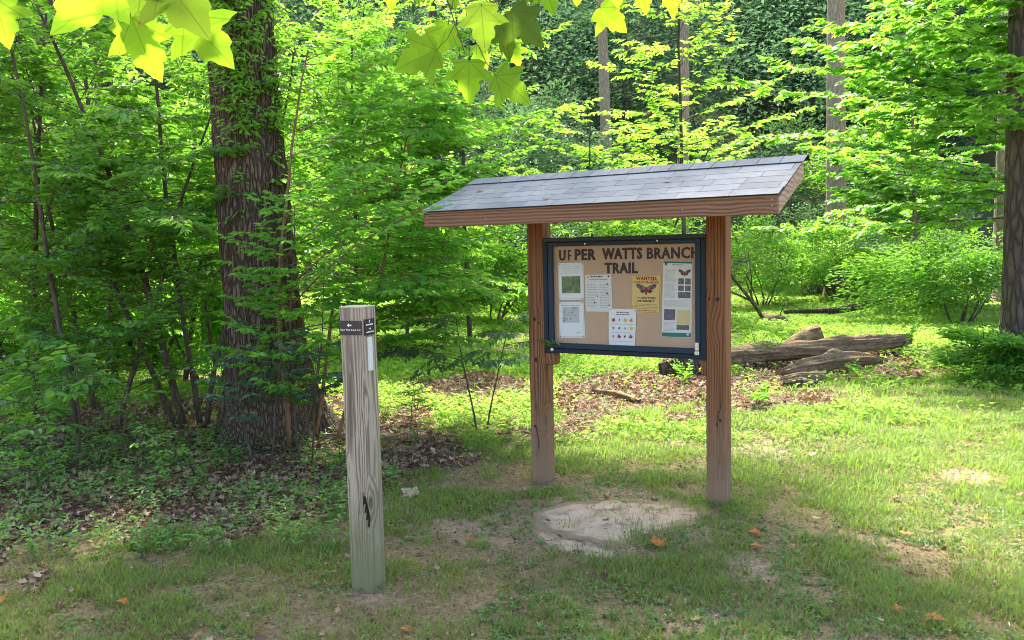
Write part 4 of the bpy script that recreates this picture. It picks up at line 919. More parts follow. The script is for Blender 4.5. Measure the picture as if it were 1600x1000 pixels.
plant('spicebush', 'shrub', 'tall shrub with reddish stem and bright level sprays, right of the broad trunk', base_at(452, 7.75), [
    (3.9, (.01, .02), (0, 0), K(r0=.026, nb=22, t0=.28, blen=1.9, lsz=0.110, nlf=13, ntw=17, twl=.42, bias=(5, 55), belev=(2, 28), rise=-.2, shape=lambda u: 1.1-.45*abs(u-.35), pend=.12, wob=.055)),
    (3.6, (.18, .25), (.15, .35), K(r0=.022, nb=25, t0=.25, blen=1.8, lsz=0.110, nlf=13, ntw=17, twl=.42, bias=(10, 70), belev=(-5, 25), rise=-.15, shape=lambda u: 1.15-.5*abs(u-.3))),
    (3.4, (.3, .1), (.4, .15), K(r0=.02, nb=21, t0=.3, blen=1.35, lsz=0.106, nlf=13, ntw=16, twl=.4, bias=(-15, 60), belev=(-5, 20), rise=-.2))], B_RED, L_BRIGHT, extra=over_roof)
plant('understory_tree', 'small tree', 'light green small tree rising behind the reddish stemmed shrub', base_at(560, 16), [
    (6.2, (.0, .0), (0, 0), K(r0=.05, nb=60, t0=.12, blen=2.0, lsz=0.138, nlf=12, ntw=16, shape=ov)),
    (5.0, (.1, .0), (.9, .3), K(r0=.04, nb=39, t0=.12, blen=1.6, lsz=0.138, nlf=12, ntw=14, shape=ov))], B_SAP, L_BRIGHT)
plant('leafy_shrub', 'shrub', 'slim shrub with drooping green leaves crossing the middle of the broad trunk', base_at(470, 7.3), [
    (2.3, (-.12, 0), (0, 0), K(r0=.013, nb=22, t0=.35, blen=.8, lsz=0.106, nlf=8, ntw=6, twl=.25, bias=(180, 90), jit=.6)),
    (1.7, (.1, 0), (.1, 0), K(r0=.011, nb=16, t0=.3, blen=.6, lsz=0.106, nlf=8, ntw=6, twl=.25, jit=.6))], B_SAP, L_BRIGHT, HEX, wname='stems', lname='foliage')
# low leafy shrubs in front of the trunk
plant('leafy_shrub', 'shrub', 'low shrub with broad blue-green leaves at the foot of the broad trunk', base_at(425, 7.2), [
    (1.15, (.1, -.1), (0, 0), K(r0=.012, nb=9, t0=.45, blen=.5, lsz=.085, nlf=7, ntw=5, twl=.2)),
    (1.0, (-.25, -.1), (-.15, 0), K(r0=.011, nb=8, t0=.4, blen=.5, lsz=.085, nlf=7, ntw=5, twl=.2)),
    (1.2, (.35, -.05), (.2, 0), K(r0=.011, nb=9, t0=.45, blen=.42, lsz=.085, nlf=7, ntw=5, twl=.2))], B_SAP, L_TEAL, HEX, wname='stems', lname='foliage')
plant('leafy_shrub', 'shrub', 'low spreading shrub with large green leaves below the far left trees', base_at(120, 7.0), [
    (1.0, (.2, -.1), (0, 0), K(r0=.012, nb=9, t0=.4, blen=.75, lsz=.13, nlf=6, ntw=5, twl=.25)),
    (.95, (-.25, -.1), (-.15, 0), K(r0=.011, nb=8, t0=.35, blen=.7, lsz=.13, nlf=6, ntw=5, twl=.25))], B_SAP, L_SHADE, HEX, wname='stems', lname='foliage')
plant('leafy_shrub', 'shrub', 'thin shrub with drooping dark leaflets between the marker post and kiosk', base_at(745, 8.4), [
    (1.25, (-.1, 0), (0, 0), K(r0=.012, nb=9, t0=.55, blen=1.0, lsz=.10, nlf=12, ntw=5, twl=.45, bias=(150, 60), belev=(0, 20), rise=-.3, pend=.5)),
    (1.2, (.15, 0), (.1, 0), K(r0=.011, nb=7, t0=.6, blen=.6, lsz=.10, nlf=12, ntw=4, twl=.4, belev=(0, 20), rise=-.3, pend=.5))], B_SAP, L_TEAL, HEX, wname='stems', lname='foliage')
for px, Y, H, s, lb in ((40, 6.2, .5, .07, 'knee-high seedling shrub at the left edge, nearest the viewer'), (255, 6.3, .55, .06, 'small seedling shrub with dark stem in the leaf litter, left of centre'), (200, 7.0, .75, .06, 'thin bare-stemmed seedling shrub beneath the far left trees'), (530, 6.6, .35, .045, 'tiny seedling in the litter just left of the marker post'), (640, 8.3, .62, .05, 'slender dark seedling standing right of the marker post')):
    plant('seedling', 'seedling', lb, base_at(px, Y), [(H, (rng.uniform(-.2, .2), 0), (0, 0), K(r0=.006, nb=8, t0=.3, blen=.26, lsz=s, nlf=5, ntw=3, twl=.12, sides=5)),
        (H*.8, (rng.uniform(-.4, .4), 0), (.08, 0.05), K(r0=.005, nb=6, t0=.35, blen=.22, lsz=s, nlf=5, ntw=3, twl=.12, sides=5))], B_SAP, L_SHADE, HEX, wname='stems', lname='foliage')
# creeping plants at the left
x, y = rand_in(6800, 5.0, 8.2, 1, 1); m_ = (x < -.9) & (fbm(x*2.3, y*2.3, 211, 3) > .47); x, y = x[m_], y[m_]
M_CRP = mat_leaf('creeping_leaves', (.05, .14, .03), (.14, .29, .05), (.34, .64, .06), .3, .38, .5)
cover('creeping_ground_cover', x, y, .042, 5, M_CRP, .5+rng.normal(0, .3, len(x)), .16); tag(bpy.data.objects['creeping_ground_cover'], kind='stuff')

# ------------------------------------------------------------------ right side maples
ovr = lambda u: 1.2-.75*u
plant('young_maple', 'small tree', 'young maple with tiers of bright leaves on a thin stem, right of the kiosk roof', base_at(1433, 23.5), [
    (7.2, (-.05, 0), (0, 0), K(r0=.085, nb=60, t0=.22, blen=2.9, lsz=0.20, nlf=13, ntw=18, twl=.5, belev=(2, 30), rise=-.2, shape=ovr, r1=.2))], B_PALE, L_BRIGHT, MAPLE)
plant('young_maple', 'small tree', 'wide bright green maple boughs reaching in from the right edge', base_at(1650, 12.3), [
    (7.0, (-.03, 0), (0, 0), K(r0=.07, nb=60, t0=.3, blen=4.3, lsz=0.165, nlf=13, ntw=20, twl=.5, belev=(0, 28), rise=-.15, bias=(175, 75), shape=lambda u: 1.1-.35*u, r1=.3))], B_SAP, L_BRIGHT, MAPLE)
plant('young_beech', 'small tree', 'slim yellow-green young tree with dark stem rising behind the kiosk roof', base_at(1068, 15.5), [
    (6.6, (-.03, 0), (0, 0), K(r0=.05, nb=31, t0=.42, blen=2.2, lsz=0.142, nlf=10, ntw=13, twl=.42, belev=(5, 38), rise=-.1, shape=lambda u: 1.1-.7*u, r1=.35))], B_DARK, L_LIME)
plant('young_beech', 'small tree', 'low yellow-green sapling crown just above the left half of the kiosk roof', base_at(930, 19), [
    (4.6, (0, 0), (0, 0), K(r0=.04, nb=19, t0=.3, blen=1.9, lsz=0.170, nlf=10, ntw=13, twl=.42, shape=ov)),
    (4.4, (.1, 0), (1.5, 0.5), K(r0=.04, nb=19, t0=.3, blen=1.8, lsz=0.170, nlf=10, ntw=13, twl=.42, shape=ov))], B_DARK, L_LIME)
plant('understory_tree', 'small tree', 'slim dark sapling with sparse leaves left of the kiosk roof', base_at(735, 16), [
    (6.4, (-.02, 0), (0, 0), K(r0=.05, nb=36, t0=.25, blen=1.7, lsz=0.170, nlf=9, ntw=11, twl=.42, shape=ov))], B_DARK, L_BRIGHT)
# tall trunks
def tall(px, Y, r, H, bark, label, lean=0.0, name='forest_tree', crown=None, seed=2, leaf=L_BRIGHT, low=None):
    b_ = base_at(px, Y); root = tag(empty(name, tuple(b_)), label, 'tree')
    big_trunk('trunk', [np.array([lean*z, 0, z]) for z in np.linspace(0, H, 6)], np.linspace(r, r*.6, 6), bark, root, 40, 140, r*.07, (r*.8, .4), seed)
    w = MB(); lv = Lv()
    for i in range(14):
        a = i*2.4; t = H*(.62+.38*i/14) if crown is None else crown+(H-crown)*i/14; L = rng.uniform(2.6, 4.6)
        B = curve_pts([lean*t, 0, t], [math.cos(a), math.sin(a), .35], L, 6, .1, .1); w.tube(B, np.linspace(r*.3, .015, 7), 5)
        for s in np.linspace(.3, 1, 6):
            q = interp(B, min(s, .999)); n = 34; P = q+rng.normal(0, 1, (n, 3))*[.6, .6, .3]
            lv.add(P, rng.normal(0, 1, (n, 3))*[1, 1, .3], np.array([0, 0, 1])+rng.normal(0, .4, (n, 3)), .19*(.7+.5*rng.random(n)), rng.random(n))
    w.build('limbs', bark, root, smooth=True); lv.build('crown', DIA, leaf, root); return root
tall(1588, 11.4, .19, 14, B_DARK, 'thick dark scaly trunk standing at the right edge', -.012, crown=7.5, seed=5)
tall(1566, 24, .28, 17, B_PALE, 'grey trunk partly hidden behind the dark trunk at the right edge', 0, crown=12, seed=6)
tall(1307, 27, .33, 20, B_PALE, 'straight pale brown trunk right of the kiosk roof, rising out of the picture', -.012, crown=13, seed=7)
tall(1066, 31, .24, 20, B_PALE, 'pale slender trunk behind the yellow-green young tree', .012, crown=13, seed=8)
tall(955, 33, .24, 20, B_PALE, 'greyish leaning trunk on the slope above the middle of the kiosk roof', -.02, crown=13, seed=9)
tall(190, 13.5, .16, 12, B_DARK, 'dark trunk deep in the shade between the left edge and the slim stems', .0, crown=8.5, seed=10)
tall(95, 15, .2, 13, B_DARK, 'shaded dark trunk in the thicket near the left edge', .02, crown=9.5, seed=11)
tall(690, 24, .15, 14, B_DARK, 'thin dark trunk behind the gap left of the kiosk', .0, crown=9, seed=12)

# ------------------------------------------------------------------ shrubs in the middle distance
def cloud(name, cat, label, px, Y, rx, rz, leaf, n, size, z0=.0, clumps=16, tone=(.1, .9), stems=5, bark=B_SAP, flat=.5, tm=HEX):
    b_ = base_at(px, Y); root = tag(empty(name, tuple(b_)), label, cat); w = MB(); lv = Lv()
    for i in range(stems):
        a = rng.random()*2*pi; p = curve_pts([.15*math.cos(a), .15*math.sin(a), 0], [math.cos(a)*.5, math.sin(a)*.5, 1], (z0+rz*1.3)*rng.uniform(.7, 1), 6, .1, .14); w.tube(p, np.linspace(.022, .006, 7)*(1+rz*.2), 5)
        for _ in range(4):
            q = interp(p, rng.uniform(.4, .9)); w.tube(curve_pts(q, rng.normal(0, 1, 3)+[0, 0, .5], rx*.5, 4, 0, .2), [.008, .007, .006, .004, .003], 4)
    shrub_cloud(lv, [0, 0, z0+rz], [rx, rx*.8, rz], n, size, tone, flat, clumps)
    w.build('stems', bark, root, smooth=True); lv.build('foliage', tm, leaf, root); return root
SH = [
    ('shrub', 'bushy green growth hiding the foot of the straight pale brown trunk', 1310, 25.5, 2.2, 1.3, L_SHADE, 6000, .11),
    ('shrub', 'pale green low shrub between the fallen branch and the right edge trunk', 1470, 22, 1.8, .9, L_BRIGHT, 5000, .10),
    ('shrub', 'rounded mid green bush at the foot of the far left trees', 20, 12.5, 1.2, .8, L_BRIGHT, 3500, .085),
    ('shrub', 'mid green bush crowding the foot of the slim stems', 240, 13.5, 1.0, .75, L_BRIGHT, 3000, .085),
    ('shrub', 'leafy bush filling the gap beside the broad trunk at eye level', 330, 11.5, .8, 1.9, L_BRIGHT, 3600, .09),
    ('shrub', 'tall loose bush at the far left behind the small-leaved tree', 90, 12.0, 1.6, 2.3, L_BRIGHT, 5000, .10),
    ('shrub', 'dark twiggy shrub seen through the gap left of the kiosk', 770, 20, 1.7, 1.4, L_SHADE, 5200, .10),
    ('shrub', 'deep green shrub seen under the roof between the kiosk posts', 960, 25, 3.0, 2.0, L_SHADE, 7000, .11),
    ('shrub', 'rounded green shrub right behind the kiosk post', 1190, 24, 1.8, 1.5, L_SHADE, 5200, .085),
    ('shrub', 'grey-green shrub with ragged top left of the thin maple stem', 1290, 29, 2.7, 1.5, L_TEAL, 6000, .10),
    ('shrub', 'low dark shrub at the foot of the thin maple stem', 1400, 31, 3.2, 1.2, L_SHADE, 6000, .09),
    ('shrub', 'broad mid green shrub filling the space left of the right edge trunk', 1500, 18.5, 2.3, 1.35, L_SHADE, 7500, .09),
    ('shrub', 'dark low bush beneath the trunk at the right edge', 1570, 10.8, .95, .36, L_SHADE, 5000, .07),
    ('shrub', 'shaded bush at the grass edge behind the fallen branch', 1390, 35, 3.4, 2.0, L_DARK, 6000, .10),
    ('shrub', 'tall bright bush left of the broad trunk deep in the thicket', 330, 17, 2.4, 2.8, L_BRIGHT, 9000, .12),
    ('shrub', 'shaded green bush low in the thicket at the left edge', 30, 15, 2.0, 1.5, L_SHADE, 5500, .10),
    ('shrub', 'low green bush behind the slim stems', 210, 20, 2.2, 1.6, L_SHADE, 7500, .11),
    ('shrub', 'grey-green bush high above the gap left of the kiosk', 800, 27, 3.0, 3.2, L_TEAL, 9000, .15),
    ('shrub', 'bright bush beyond the lush grass right of the marker post', 640, 24, 2.0, 1.8, L_BRIGHT, 6500, .11),
    ('shrub', 'blue-green bush crown above the left end of the kiosk roof', 880, 30, 3.2, 3.9, L_TEAL, 9000, .16),
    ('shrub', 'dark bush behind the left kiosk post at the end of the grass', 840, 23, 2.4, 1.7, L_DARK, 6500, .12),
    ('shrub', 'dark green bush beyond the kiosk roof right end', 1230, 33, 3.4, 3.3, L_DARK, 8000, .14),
    ('shrub', 'tall feathery green bush just beneath the right maple tiers', 1370, 33, 3.4, 3.4, L_SHADE, 8000, .13),
    ('shrub', 'high green bush behind the light green small tree', 540, 24, 3.4, 4.4, L_SHADE, 9500, .16),
    ('shrub', 'shaded high bush behind the upper left thicket', 90, 19, 4.0, 4.0, L_SHADE, 11000, .16),
    ('shrub', 'pale green treetop bush at the top edge right of the broad trunk', 650, 33, 4.0, 6.0, L_TEAL, 9500, .20),
]
for cat, lb, px, Y, rx, rz, lf, n, s in SH: cloud('leafy_bush', cat, lb, px, Y, rx, rz, lf, int(n*1.6), s*1.2, clumps=40 if rz > 2 else 26)
# hillside wood
def wood_mass():
    out = []; w = MB()
    for k_ in range(250):
        y = 39+rng.random()**.8*48; x = (rng.random()*2-1)*(y*.66+3); z = float(gz(x, y)); H = rng.uniform(8, 15); R_ = rng.uniform(2.4, 4.2); n = 1500
        low = rng.uniform(.0, .2)
        lv = Lv(); tn = rng.uniform(.0, 1.0)**1.5
        for c in range(20):
            u = rng.random(); q = np.array([x, y, z+H*(low+(1-low)*u)])+np.append(rng.normal(0, 1, 2)*R_*.5*(1.1-.6*u), 0); m = n//20
            P = q+rng.normal(0, 1, (m, 3))*[R_*.32, R_*.32, R_*.16]
            lv.add(P, rng.normal(0, 1, (m, 3))*[1, 1, .35]+[0, -.4, -.2], np.array([0, -.25, 1])+rng.normal(0, .45, (m, 3)), (.30+.0018*y)*(.6+.6*rng.random(m)), np.clip(tn+rng.normal(0, .15, m)+rng.normal(0, .1), 0, 1))
        out.append([np.concatenate(q) for q in (lv.P, lv.D, lv.N, lv.S, lv.T)])
        if k_ % 5 == 0: w.tube([(x, y, z-.3), (x+rng.normal(0, .2), y, z+H*.5), (x+rng.normal(0, .4), y, z+H*.95)], [.2, .15, .05], 7)
    A = [np.concatenate([o[i] for o in out]) for i in range(5)]
    V, F, t_ = scatter(DIA, *A); o = mesh_np('hillside_wood', V, F, L_FAR, None, t_); tag(o, kind='stuff')
    o = w.build('hillside_stems', B_PALE, smooth=True); tag(o, kind='stuff')
L_FAR = mat_leaf('hillside_leaves', (.012, .042, .032), (.060, .145, .075), (.18, .36, .14), .33, .75, .08)  # teal tint in the leaf colour stands in for distant haze
wood_mass()
# ------------------------------------------------------------------ logs
def log(name, label, pts, R, mat=B_LOG, k=56, seed=1, hollow=None, knots=()):
    P = np.array(pts, float); n = 70; s = np.linspace(0, 1, n); seg = np.linspace(0, 1, len(P))
    C = np.stack([np.interp(s, seg, P[:, i]) for i in range(3)], -1)
    for _ in range(3): C[1:-1] = (C[:-2]+C[1:-1]*2+C[2:])/4
    Rr = np.interp(s, np.linspace(0, 1, len(R)), R); T = unit(np.gradient(C, axis=0)); X = unit(np.cross(T, [0, 0, 1.])); Y = np.cross(X, T)
    th = np.arange(k)/k*2*pi; TH, S_ = np.meshgrid(th, s)
    L = np.linalg.norm(P[-1]-P[0]); r = Rr[:, None]*(1+(fbm(np.cos(TH)*2+seed*5, np.sin(TH)*2+S_*L*1.3, seed, 4)-.5)*.8+(fbm(TH*5.5, S_*L*1.5, seed+4, 4)-.5)*.5+(fbm(TH*9, S_*L*.8+seed, seed+9, 3)-.5)*.32)
    for (u, a, h_, w_) in knots: r = r+h_*np.exp(-(((S_-u)*L)**2+((TH-a)*.2)**2)/w_**2)
    V = C[:, None]+r[..., None]*(np.cos(TH)[..., None]*X[:, None]+np.sin(TH)[..., None]*Y[:, None])
    o = C.mean(0); V = V.reshape(-1, 3)-o
    i = np.arange(n-1)[:, None]*k; j = np.arange(k)[None]; j2 = (j+1) % k; F = [np.stack([i+j, i+k+j, i+k+j2, i+j2], -1).reshape(-1, 4)]
    m = [V]; nv = len(V); tri = []
    for e, sg in ((0, 1), (n-1, -1)):
        dep = (hollow if hollow and e == (0 if hollow > 0 else n-1) else .02)
        inner = C[e]+(V[e*k:(e+1)*k]+o-C[e])*(.62 if hollow else .8)-o+T[e]*sg*.0; cen = C[e]-o+T[e]*sg*abs(dep)
        m += [inner, cen[None]]; 
        for q in range(k):
            q2 = (q+1) % k; a, b_, c_, d_ = e*k+q, e*k+q2, nv+q2, nv+q; F.append(np.array([[a, b_, c_, d_]])); tri.append((d_, c_, nv+k))
        nv += k+1
    Q = np.vstack([f for f in F]); ob_ = mesh_np(name, np.vstack(m), [Q, np.array(tri)], mat, None, None, True); ob_.location = o
    tag(ob_, label, 'log'); return ob_
def gp(px, py, dz=0.0, dy=0.0): p = gnd(px, py); return np.array([p[0], p[1]+dy, float(gz(p[0], p[1]))+dz])
log('fallen_log', 'long brown fallen log lying behind the two shorter ones', [gp(1040, 588, .16), gp(1160, 575, .2), gp(1250, 568, .22), gp(1330, 560, .22), gp(1420, 549, .18)], [.10, .12, .13, .14, .13, .08], seed=3, knots=((.35, 1.5, .05, .1), (.7, 1.2, .05, .12)))
log('fallen_log', 'shorter pale forked log in front of the long one', [gp(1224, 590, .07), gp(1262, 586, .14), gp(1310, 580, .17), gp(1350, 574, .15), gp(1384, 566, .06)], [.06, .10, .095, .10, .08, .035], seed=7, knots=((.45, 1.4, .07, .12),))
log('fallen_log', 'rotten split brown log piece lowest in the pile', [gp(1222, 598, .03), gp(1250, 600, .05), gp(1285, 597, .05)], [.05, .09, .07], seed=12)
log('log_stump', 'pale hollow-ended log chunk sticking up behind the long log', [gp(1285, 556, .30), gp(1262, 556, .24), gp(1232, 556, .10)], [.19, .19, .15], seed=15, hollow=.2)
log('rotten_log', 'dark crumbling log end beside the right kiosk post', [gp(1030, 590, .08), gp(1070, 590, .12), gp(1110, 588, .10)], [.10, .15, .12], B_DARK, seed=18)
log('rotten_log', 'small rotten wood lump in the litter below the log pile', [gp(1225, 607, .03), gp(1250, 606, .05), gp(1276, 604, .02)], [.05, .07, .04], B_DARK, seed=19)
log('fallen_log', 'long thin fallen trunk lying across the far grass', [gp(1225, 500, .2), gp(1310, 497, .25), gp(1400, 490, .42), gp(1500, 486, .6), gp(1600, 484, .8)], [.04, .075, .09, .10, .11], B_DARK, seed=21)
log('fallen_branch', 'pale leaning dead branch behind the thin maple stem', [gp(1370, 487, .2), gp(1410, 480, .75), gp(1480, 478, 1.1)], [.03, .06, .05], B_PALE, seed=24, k=12)
log('fallen_branch', 'short grey dead branch in the litter behind the kiosk', [gp(925, 615, .03), gp(965, 622, .05), gp(1000, 632, .03)], [.03, .045, .025], B_LOG, seed=25, k=12)
log('fallen_branch', 'grey fallen branch behind the marker post', [gp(500, 690, .05), gp(560, 692, .07), gp(620, 690, .03)], [.03, .04, .02], B_LOG, seed=26, k=12)
log('broken_stump', 'dark broken stump at the far end of the grass', [gp(1302, 474, .0), gp(1302, 474, .5), gp(1306, 474, 1.2)], [.28, .22, .14], B_DARK, seed=28, k=16)
# uprooted sapling with curving stems
r_ = gp(1195, 512); sn_ = tag(empty('uprooted_sapling', tuple(r_)), 'dark curved sapling stems springing from an uprooted root clump, right of the kiosk', 'dead sapling')
w = MB()
for P, R in (([(0, 0, .05), (-.18, 0, .35), (-.38, 0, .62), (-.62, .1, .95), (-.95, .2, 1.5)], .045), ([(-.28, 0, .5), (-.5, .1, .62), (-.8, .2, .75), (-1.1, .2, 1.3)], .03), ([(-.30, 0, .55), (-.28, .05, 1.0), (-.36, .05, 1.6)], .022), ([(.3, 0, .1), (.45, 0, .5), (.7, 0, .35)], .012)): w.tube(P, np.linspace(R, R*.5, len(P)), 7, wob=.2)
w.build('stems', B_DARK, sn_, smooth=True)
w = MB(); w.tube([(-.1, 0, -.02), (.05, 0, .08), (.3, 0, .1), (.55, 0, .0)], [.06, .14, .13, .05], 14, wob=.6)
for _ in range(16): a = rng.normal(0, 1, 3); a[2] = abs(a[2])*.3; w.tube(curve_pts([.2, 0, .08], a, rng.uniform(.15, .4), 4, -.3, .2), [.02, .015, .01, .006, .003], 4)
w.build('root_clump', B_LOG, sn_, smooth=True)
# small green plants growing over the logs
for px, py, dz, s, lb in ((1195, 570, .30, .3, 'bright seedling cluster growing over the left end of the long log'), (1400, 552, .25, .35, 'bright fern-like plant at the right end of the logs'), (1345, 590, .02, .2, 'small bright plant in front of the pale log'), (1180, 635, .0, .22, 'low bright weed right of the kiosk post'), (1075, 600, .0, .3, 'leafy green weed under the display case'), (1510, 600, .0, .4, 'patch of tall bright weeds at the right')):
    b_ = gp(px, py, 0); root = tag(empty('green_weed', tuple(b_)), lb, 'weed'); w = MB(); lv = Lv()
    for q in range(9):
        a = rng.random()*2*pi; c_ = curve_pts([.1*s*math.cos(a), .1*s*math.sin(a), 0], [math.cos(a)*.7, math.sin(a)*.7, 1], dz+s*rng.uniform(.7, 1.3), 4, -.2, .1); w.tube(c_, .003, 3); twig_leaves(lv, c_[2], c_[4], 9, .085, .5, (.3, 1))
    w.build('stems', B_SAP, root, smooth=True); lv.build('leaves', HEX, L_BRIGHT, root)
# sticks
stk = [((955, 700), (1000, 690), 'thin grey twig on the grass behind the kiosk'), ((690, 790), (760, 782), 'thin fallen stick between the marker post and kiosk'), ((210, 850), (250, 900), 'crooked grey stick in the litter at the left'), ((430, 800), (520, 770), 'long thin twig left of the marker post'), ((120, 812), (300, 800), 'long thin brown stick lying along the litter edge')]
for (a, b_, lb) in stk:
    A, B_ = gp(*a, .012), gp(*b_, .015); n = 7; P = A+(B_-A)*np.linspace(0, 1, n)[:, None]+rng.normal(0, .012, (n, 3))*[1, 1, .4]; w = MB(); w.tube(P-A, np.linspace(.006, .003, n), 6, wob=.3); q = interp(P-A, .6)
    w.tube([q, q+(B_-A)*.2+[0, .06, .03]], [.004, .002], 5); o = w.build('fallen_twig', B_SAP, smooth=True); o.location = A; tag(o, lb, 'twig')
# bright and brown single fallen leaves
def leaf_full(n_extra=0):
    h = maple_outline(); f_ = np.vstack([h, h[-2:0:-1]*[-1, 1]]); return f_
def leaf_mesh(name, size, mat, curl, seed, parent=None, spots=None):
    """maple leaf: outline filled towards the veins in three rings so that it can bend"""
    f_ = leaf_full(); c = np.array([0, .34]); n = len(f_); r_ = [1.0, .72, .4]; V = []
    rg = np.random.default_rng(seed); dx = rg.uniform(.9, 1.1)
    for q in r_:
        p = c+(f_-c)*q; V.append(np.column_stack([p[:, 0]*dx, p[:, 1], np.zeros(n)]))
    V = np.vstack(V+[[[0, .34, 0]]]); X, Y = V[:, 0], V[:, 1]; rr = np.hypot(X, Y-.34); ang = np.arctan2(X, Y-.0)
    V[:, 2] = .07*np.abs(X)-curl[0]*rr**2+curl[1]*np.abs(X)*.5-curl[2]*np.clip(Y-.3, 0, 1)**2+.035*np.cos(ang*9)*rr+.05*(vnoise(X*4+seed, Y*4, seed)-.5)
    F = []; 
    for k_ in range(2):
        for j in range(n): F.append((k_*n+j, k_*n+(j+1) % n, (k_+1)*n+(j+1) % n, (k_+1)*n+j))
    T = [(2*n+j, 2*n+(j+1) % n, 3*n) for j in range(n)]
    o = mesh_np(name, V*size, [np.array(F), np.array(T)], mat, parent, np.full(len(V), rg.uniform(.2, .9)), True); return o
def mat_fall(name, c0, c1):
    t = NT(name); n1 = t.noise(t.co(), 30, 4); p_ = t.principled(t.mix(t.ramp(n1, [(.35, 0.0), (.65, 1.0)]), c0, c1), .6, spec=.35)
    return t.surf(t.n('MixShader', {0: .25, 1: p_, 2: t.n('BsdfTranslucent', {'Color': (*c1, 1)}).outputs[0]}).outputs[0])
M_OR = mat_fall('orange_leaf', (.30, .08, .02), (.55, .22, .05)); M_RD = mat_fall('red_brown_leaf', (.22, .04, .015), (.5, .16, .05)); M_BR = mat_fall('brown_leaf', (.18, .10, .065), (.40, .26, .18)); M_PB = mat_fall('pale_buff_leaf', (.30, .22, .15), (.46, .34, .25)); M_PL = mat_fall('purple_leaf', (.05, .012, .03), (.14, .03, .05))
FL = [(1187, 839, .085, M_RD, 'red and orange fallen leaf below the right kiosk post'), (1188, 860, .07, M_OR, 'orange fallen leaf nearest the viewer of the pair below the right post'), (1030, 861, .10, M_OR, 'wide orange fallen leaf in front of the flat stones'), (1415, 841, .075, M_OR, 'folded orange leaf on the grass at the right'), (1445, 973, .10, M_RD, 'dark red-brown leaf at the bottom right'), (1395, 784, .06, M_PB, 'pale tan leaf on the grass right of the kiosk'), (1560, 759, .06, M_OR, 'small orange leaf near the right edge of the grass'), (945, 780, .05, M_RD, 'small red leaf at the back edge of the flat stone'), (1060, 893, .05, M_PB, 'small pale leaf in front of the grass tufts'), (368, 842, .06, M_OR, 'bright orange leaf at the edge of the left litter'), (294, 886, .045, M_OR, 'small orange leaf on the grass at lower left'), (200, 945, .06, M_OR, 'yellow-orange leaf on the grass at lower left, nearest the viewer'), (405, 992, .07, M_RD, 'red-orange leaf at the bottom edge'), (640, 992, .06, M_OR, 'orange leaf at the bottom edge right of the marker post'), (737, 844, .05, M_OR, 'orange leaf on the grass between marker post and kiosk'), (716, 853, .05, M_PL, 'dark purple leaf beside the small orange one'), (3, 943, .06, M_OR, 'orange leaf at the left picture edge'),
      (492, 780, .15, M_BR, 'large curled brown leaf in the litter left of the marker post'), (505, 797, .14, M_BR, 'reddish brown curled leaf, nearer of two beside the marker post'), (495, 818, .13, M_PB, 'flat pale brown leaf at the litter edge by the marker post'), (648, 780, .14, M_PB, 'pale buff curled leaf right of the marker post'), (600, 740, .1, M_BR, 'brown curled leaf behind the marker post'), (1265, 714, .08, M_PB, 'pale dry leaf on the grass below the log pile'), (1395, 957, .06, M_OR, 'faded orange leaf left of the dark red-brown one')]
for i, (px, py, s, m_, lb) in enumerate(FL):
    p = gp(px, py, .022); o = leaf_mesh('fallen_leaf', s, m_, (rng.uniform(-.5, .6), rng.uniform(.2, .7), rng.uniform(-.4, .5)), 300+i); o.location = p
    o.rotation_euler = (rng.uniform(.1, .45), rng.uniform(-.3, .3), rng.uniform(0, 6.28)); tag(o, lb, 'fallen leaf')
sd = Vector((math.sin(SUN_AZ)*math.cos(SUN_EL), math.cos(SUN_AZ)*math.cos(SUN_EL), math.sin(SUN_EL)))
for (sx, v, m_, s, lb) in ((-.30, .42, M_BR, .07, 'small brown dead leaf on the left part of the kiosk roof'), (.42, .10, M_BR, .05, 'tiny dead leaf caught near the lower edge of the kiosk roof'), (1.2, .36, M_PB, .045, 'tiny pale dead leaf on the right half of the kiosk roof')):
    yl = -(EA-v*cs); zl = EZ+FH+v*sn+.022; o = leaf_mesh('fallen_leaf', s, m_, (.3, .5, .2), 700+int(sx*10)); o.location = tuple(KL+KE*sx-KN*yl+np.array([0, 0, zl])); o.rotation_euler = (slope, 0, -YAW+.4); tag(o, lb, 'fallen leaf')
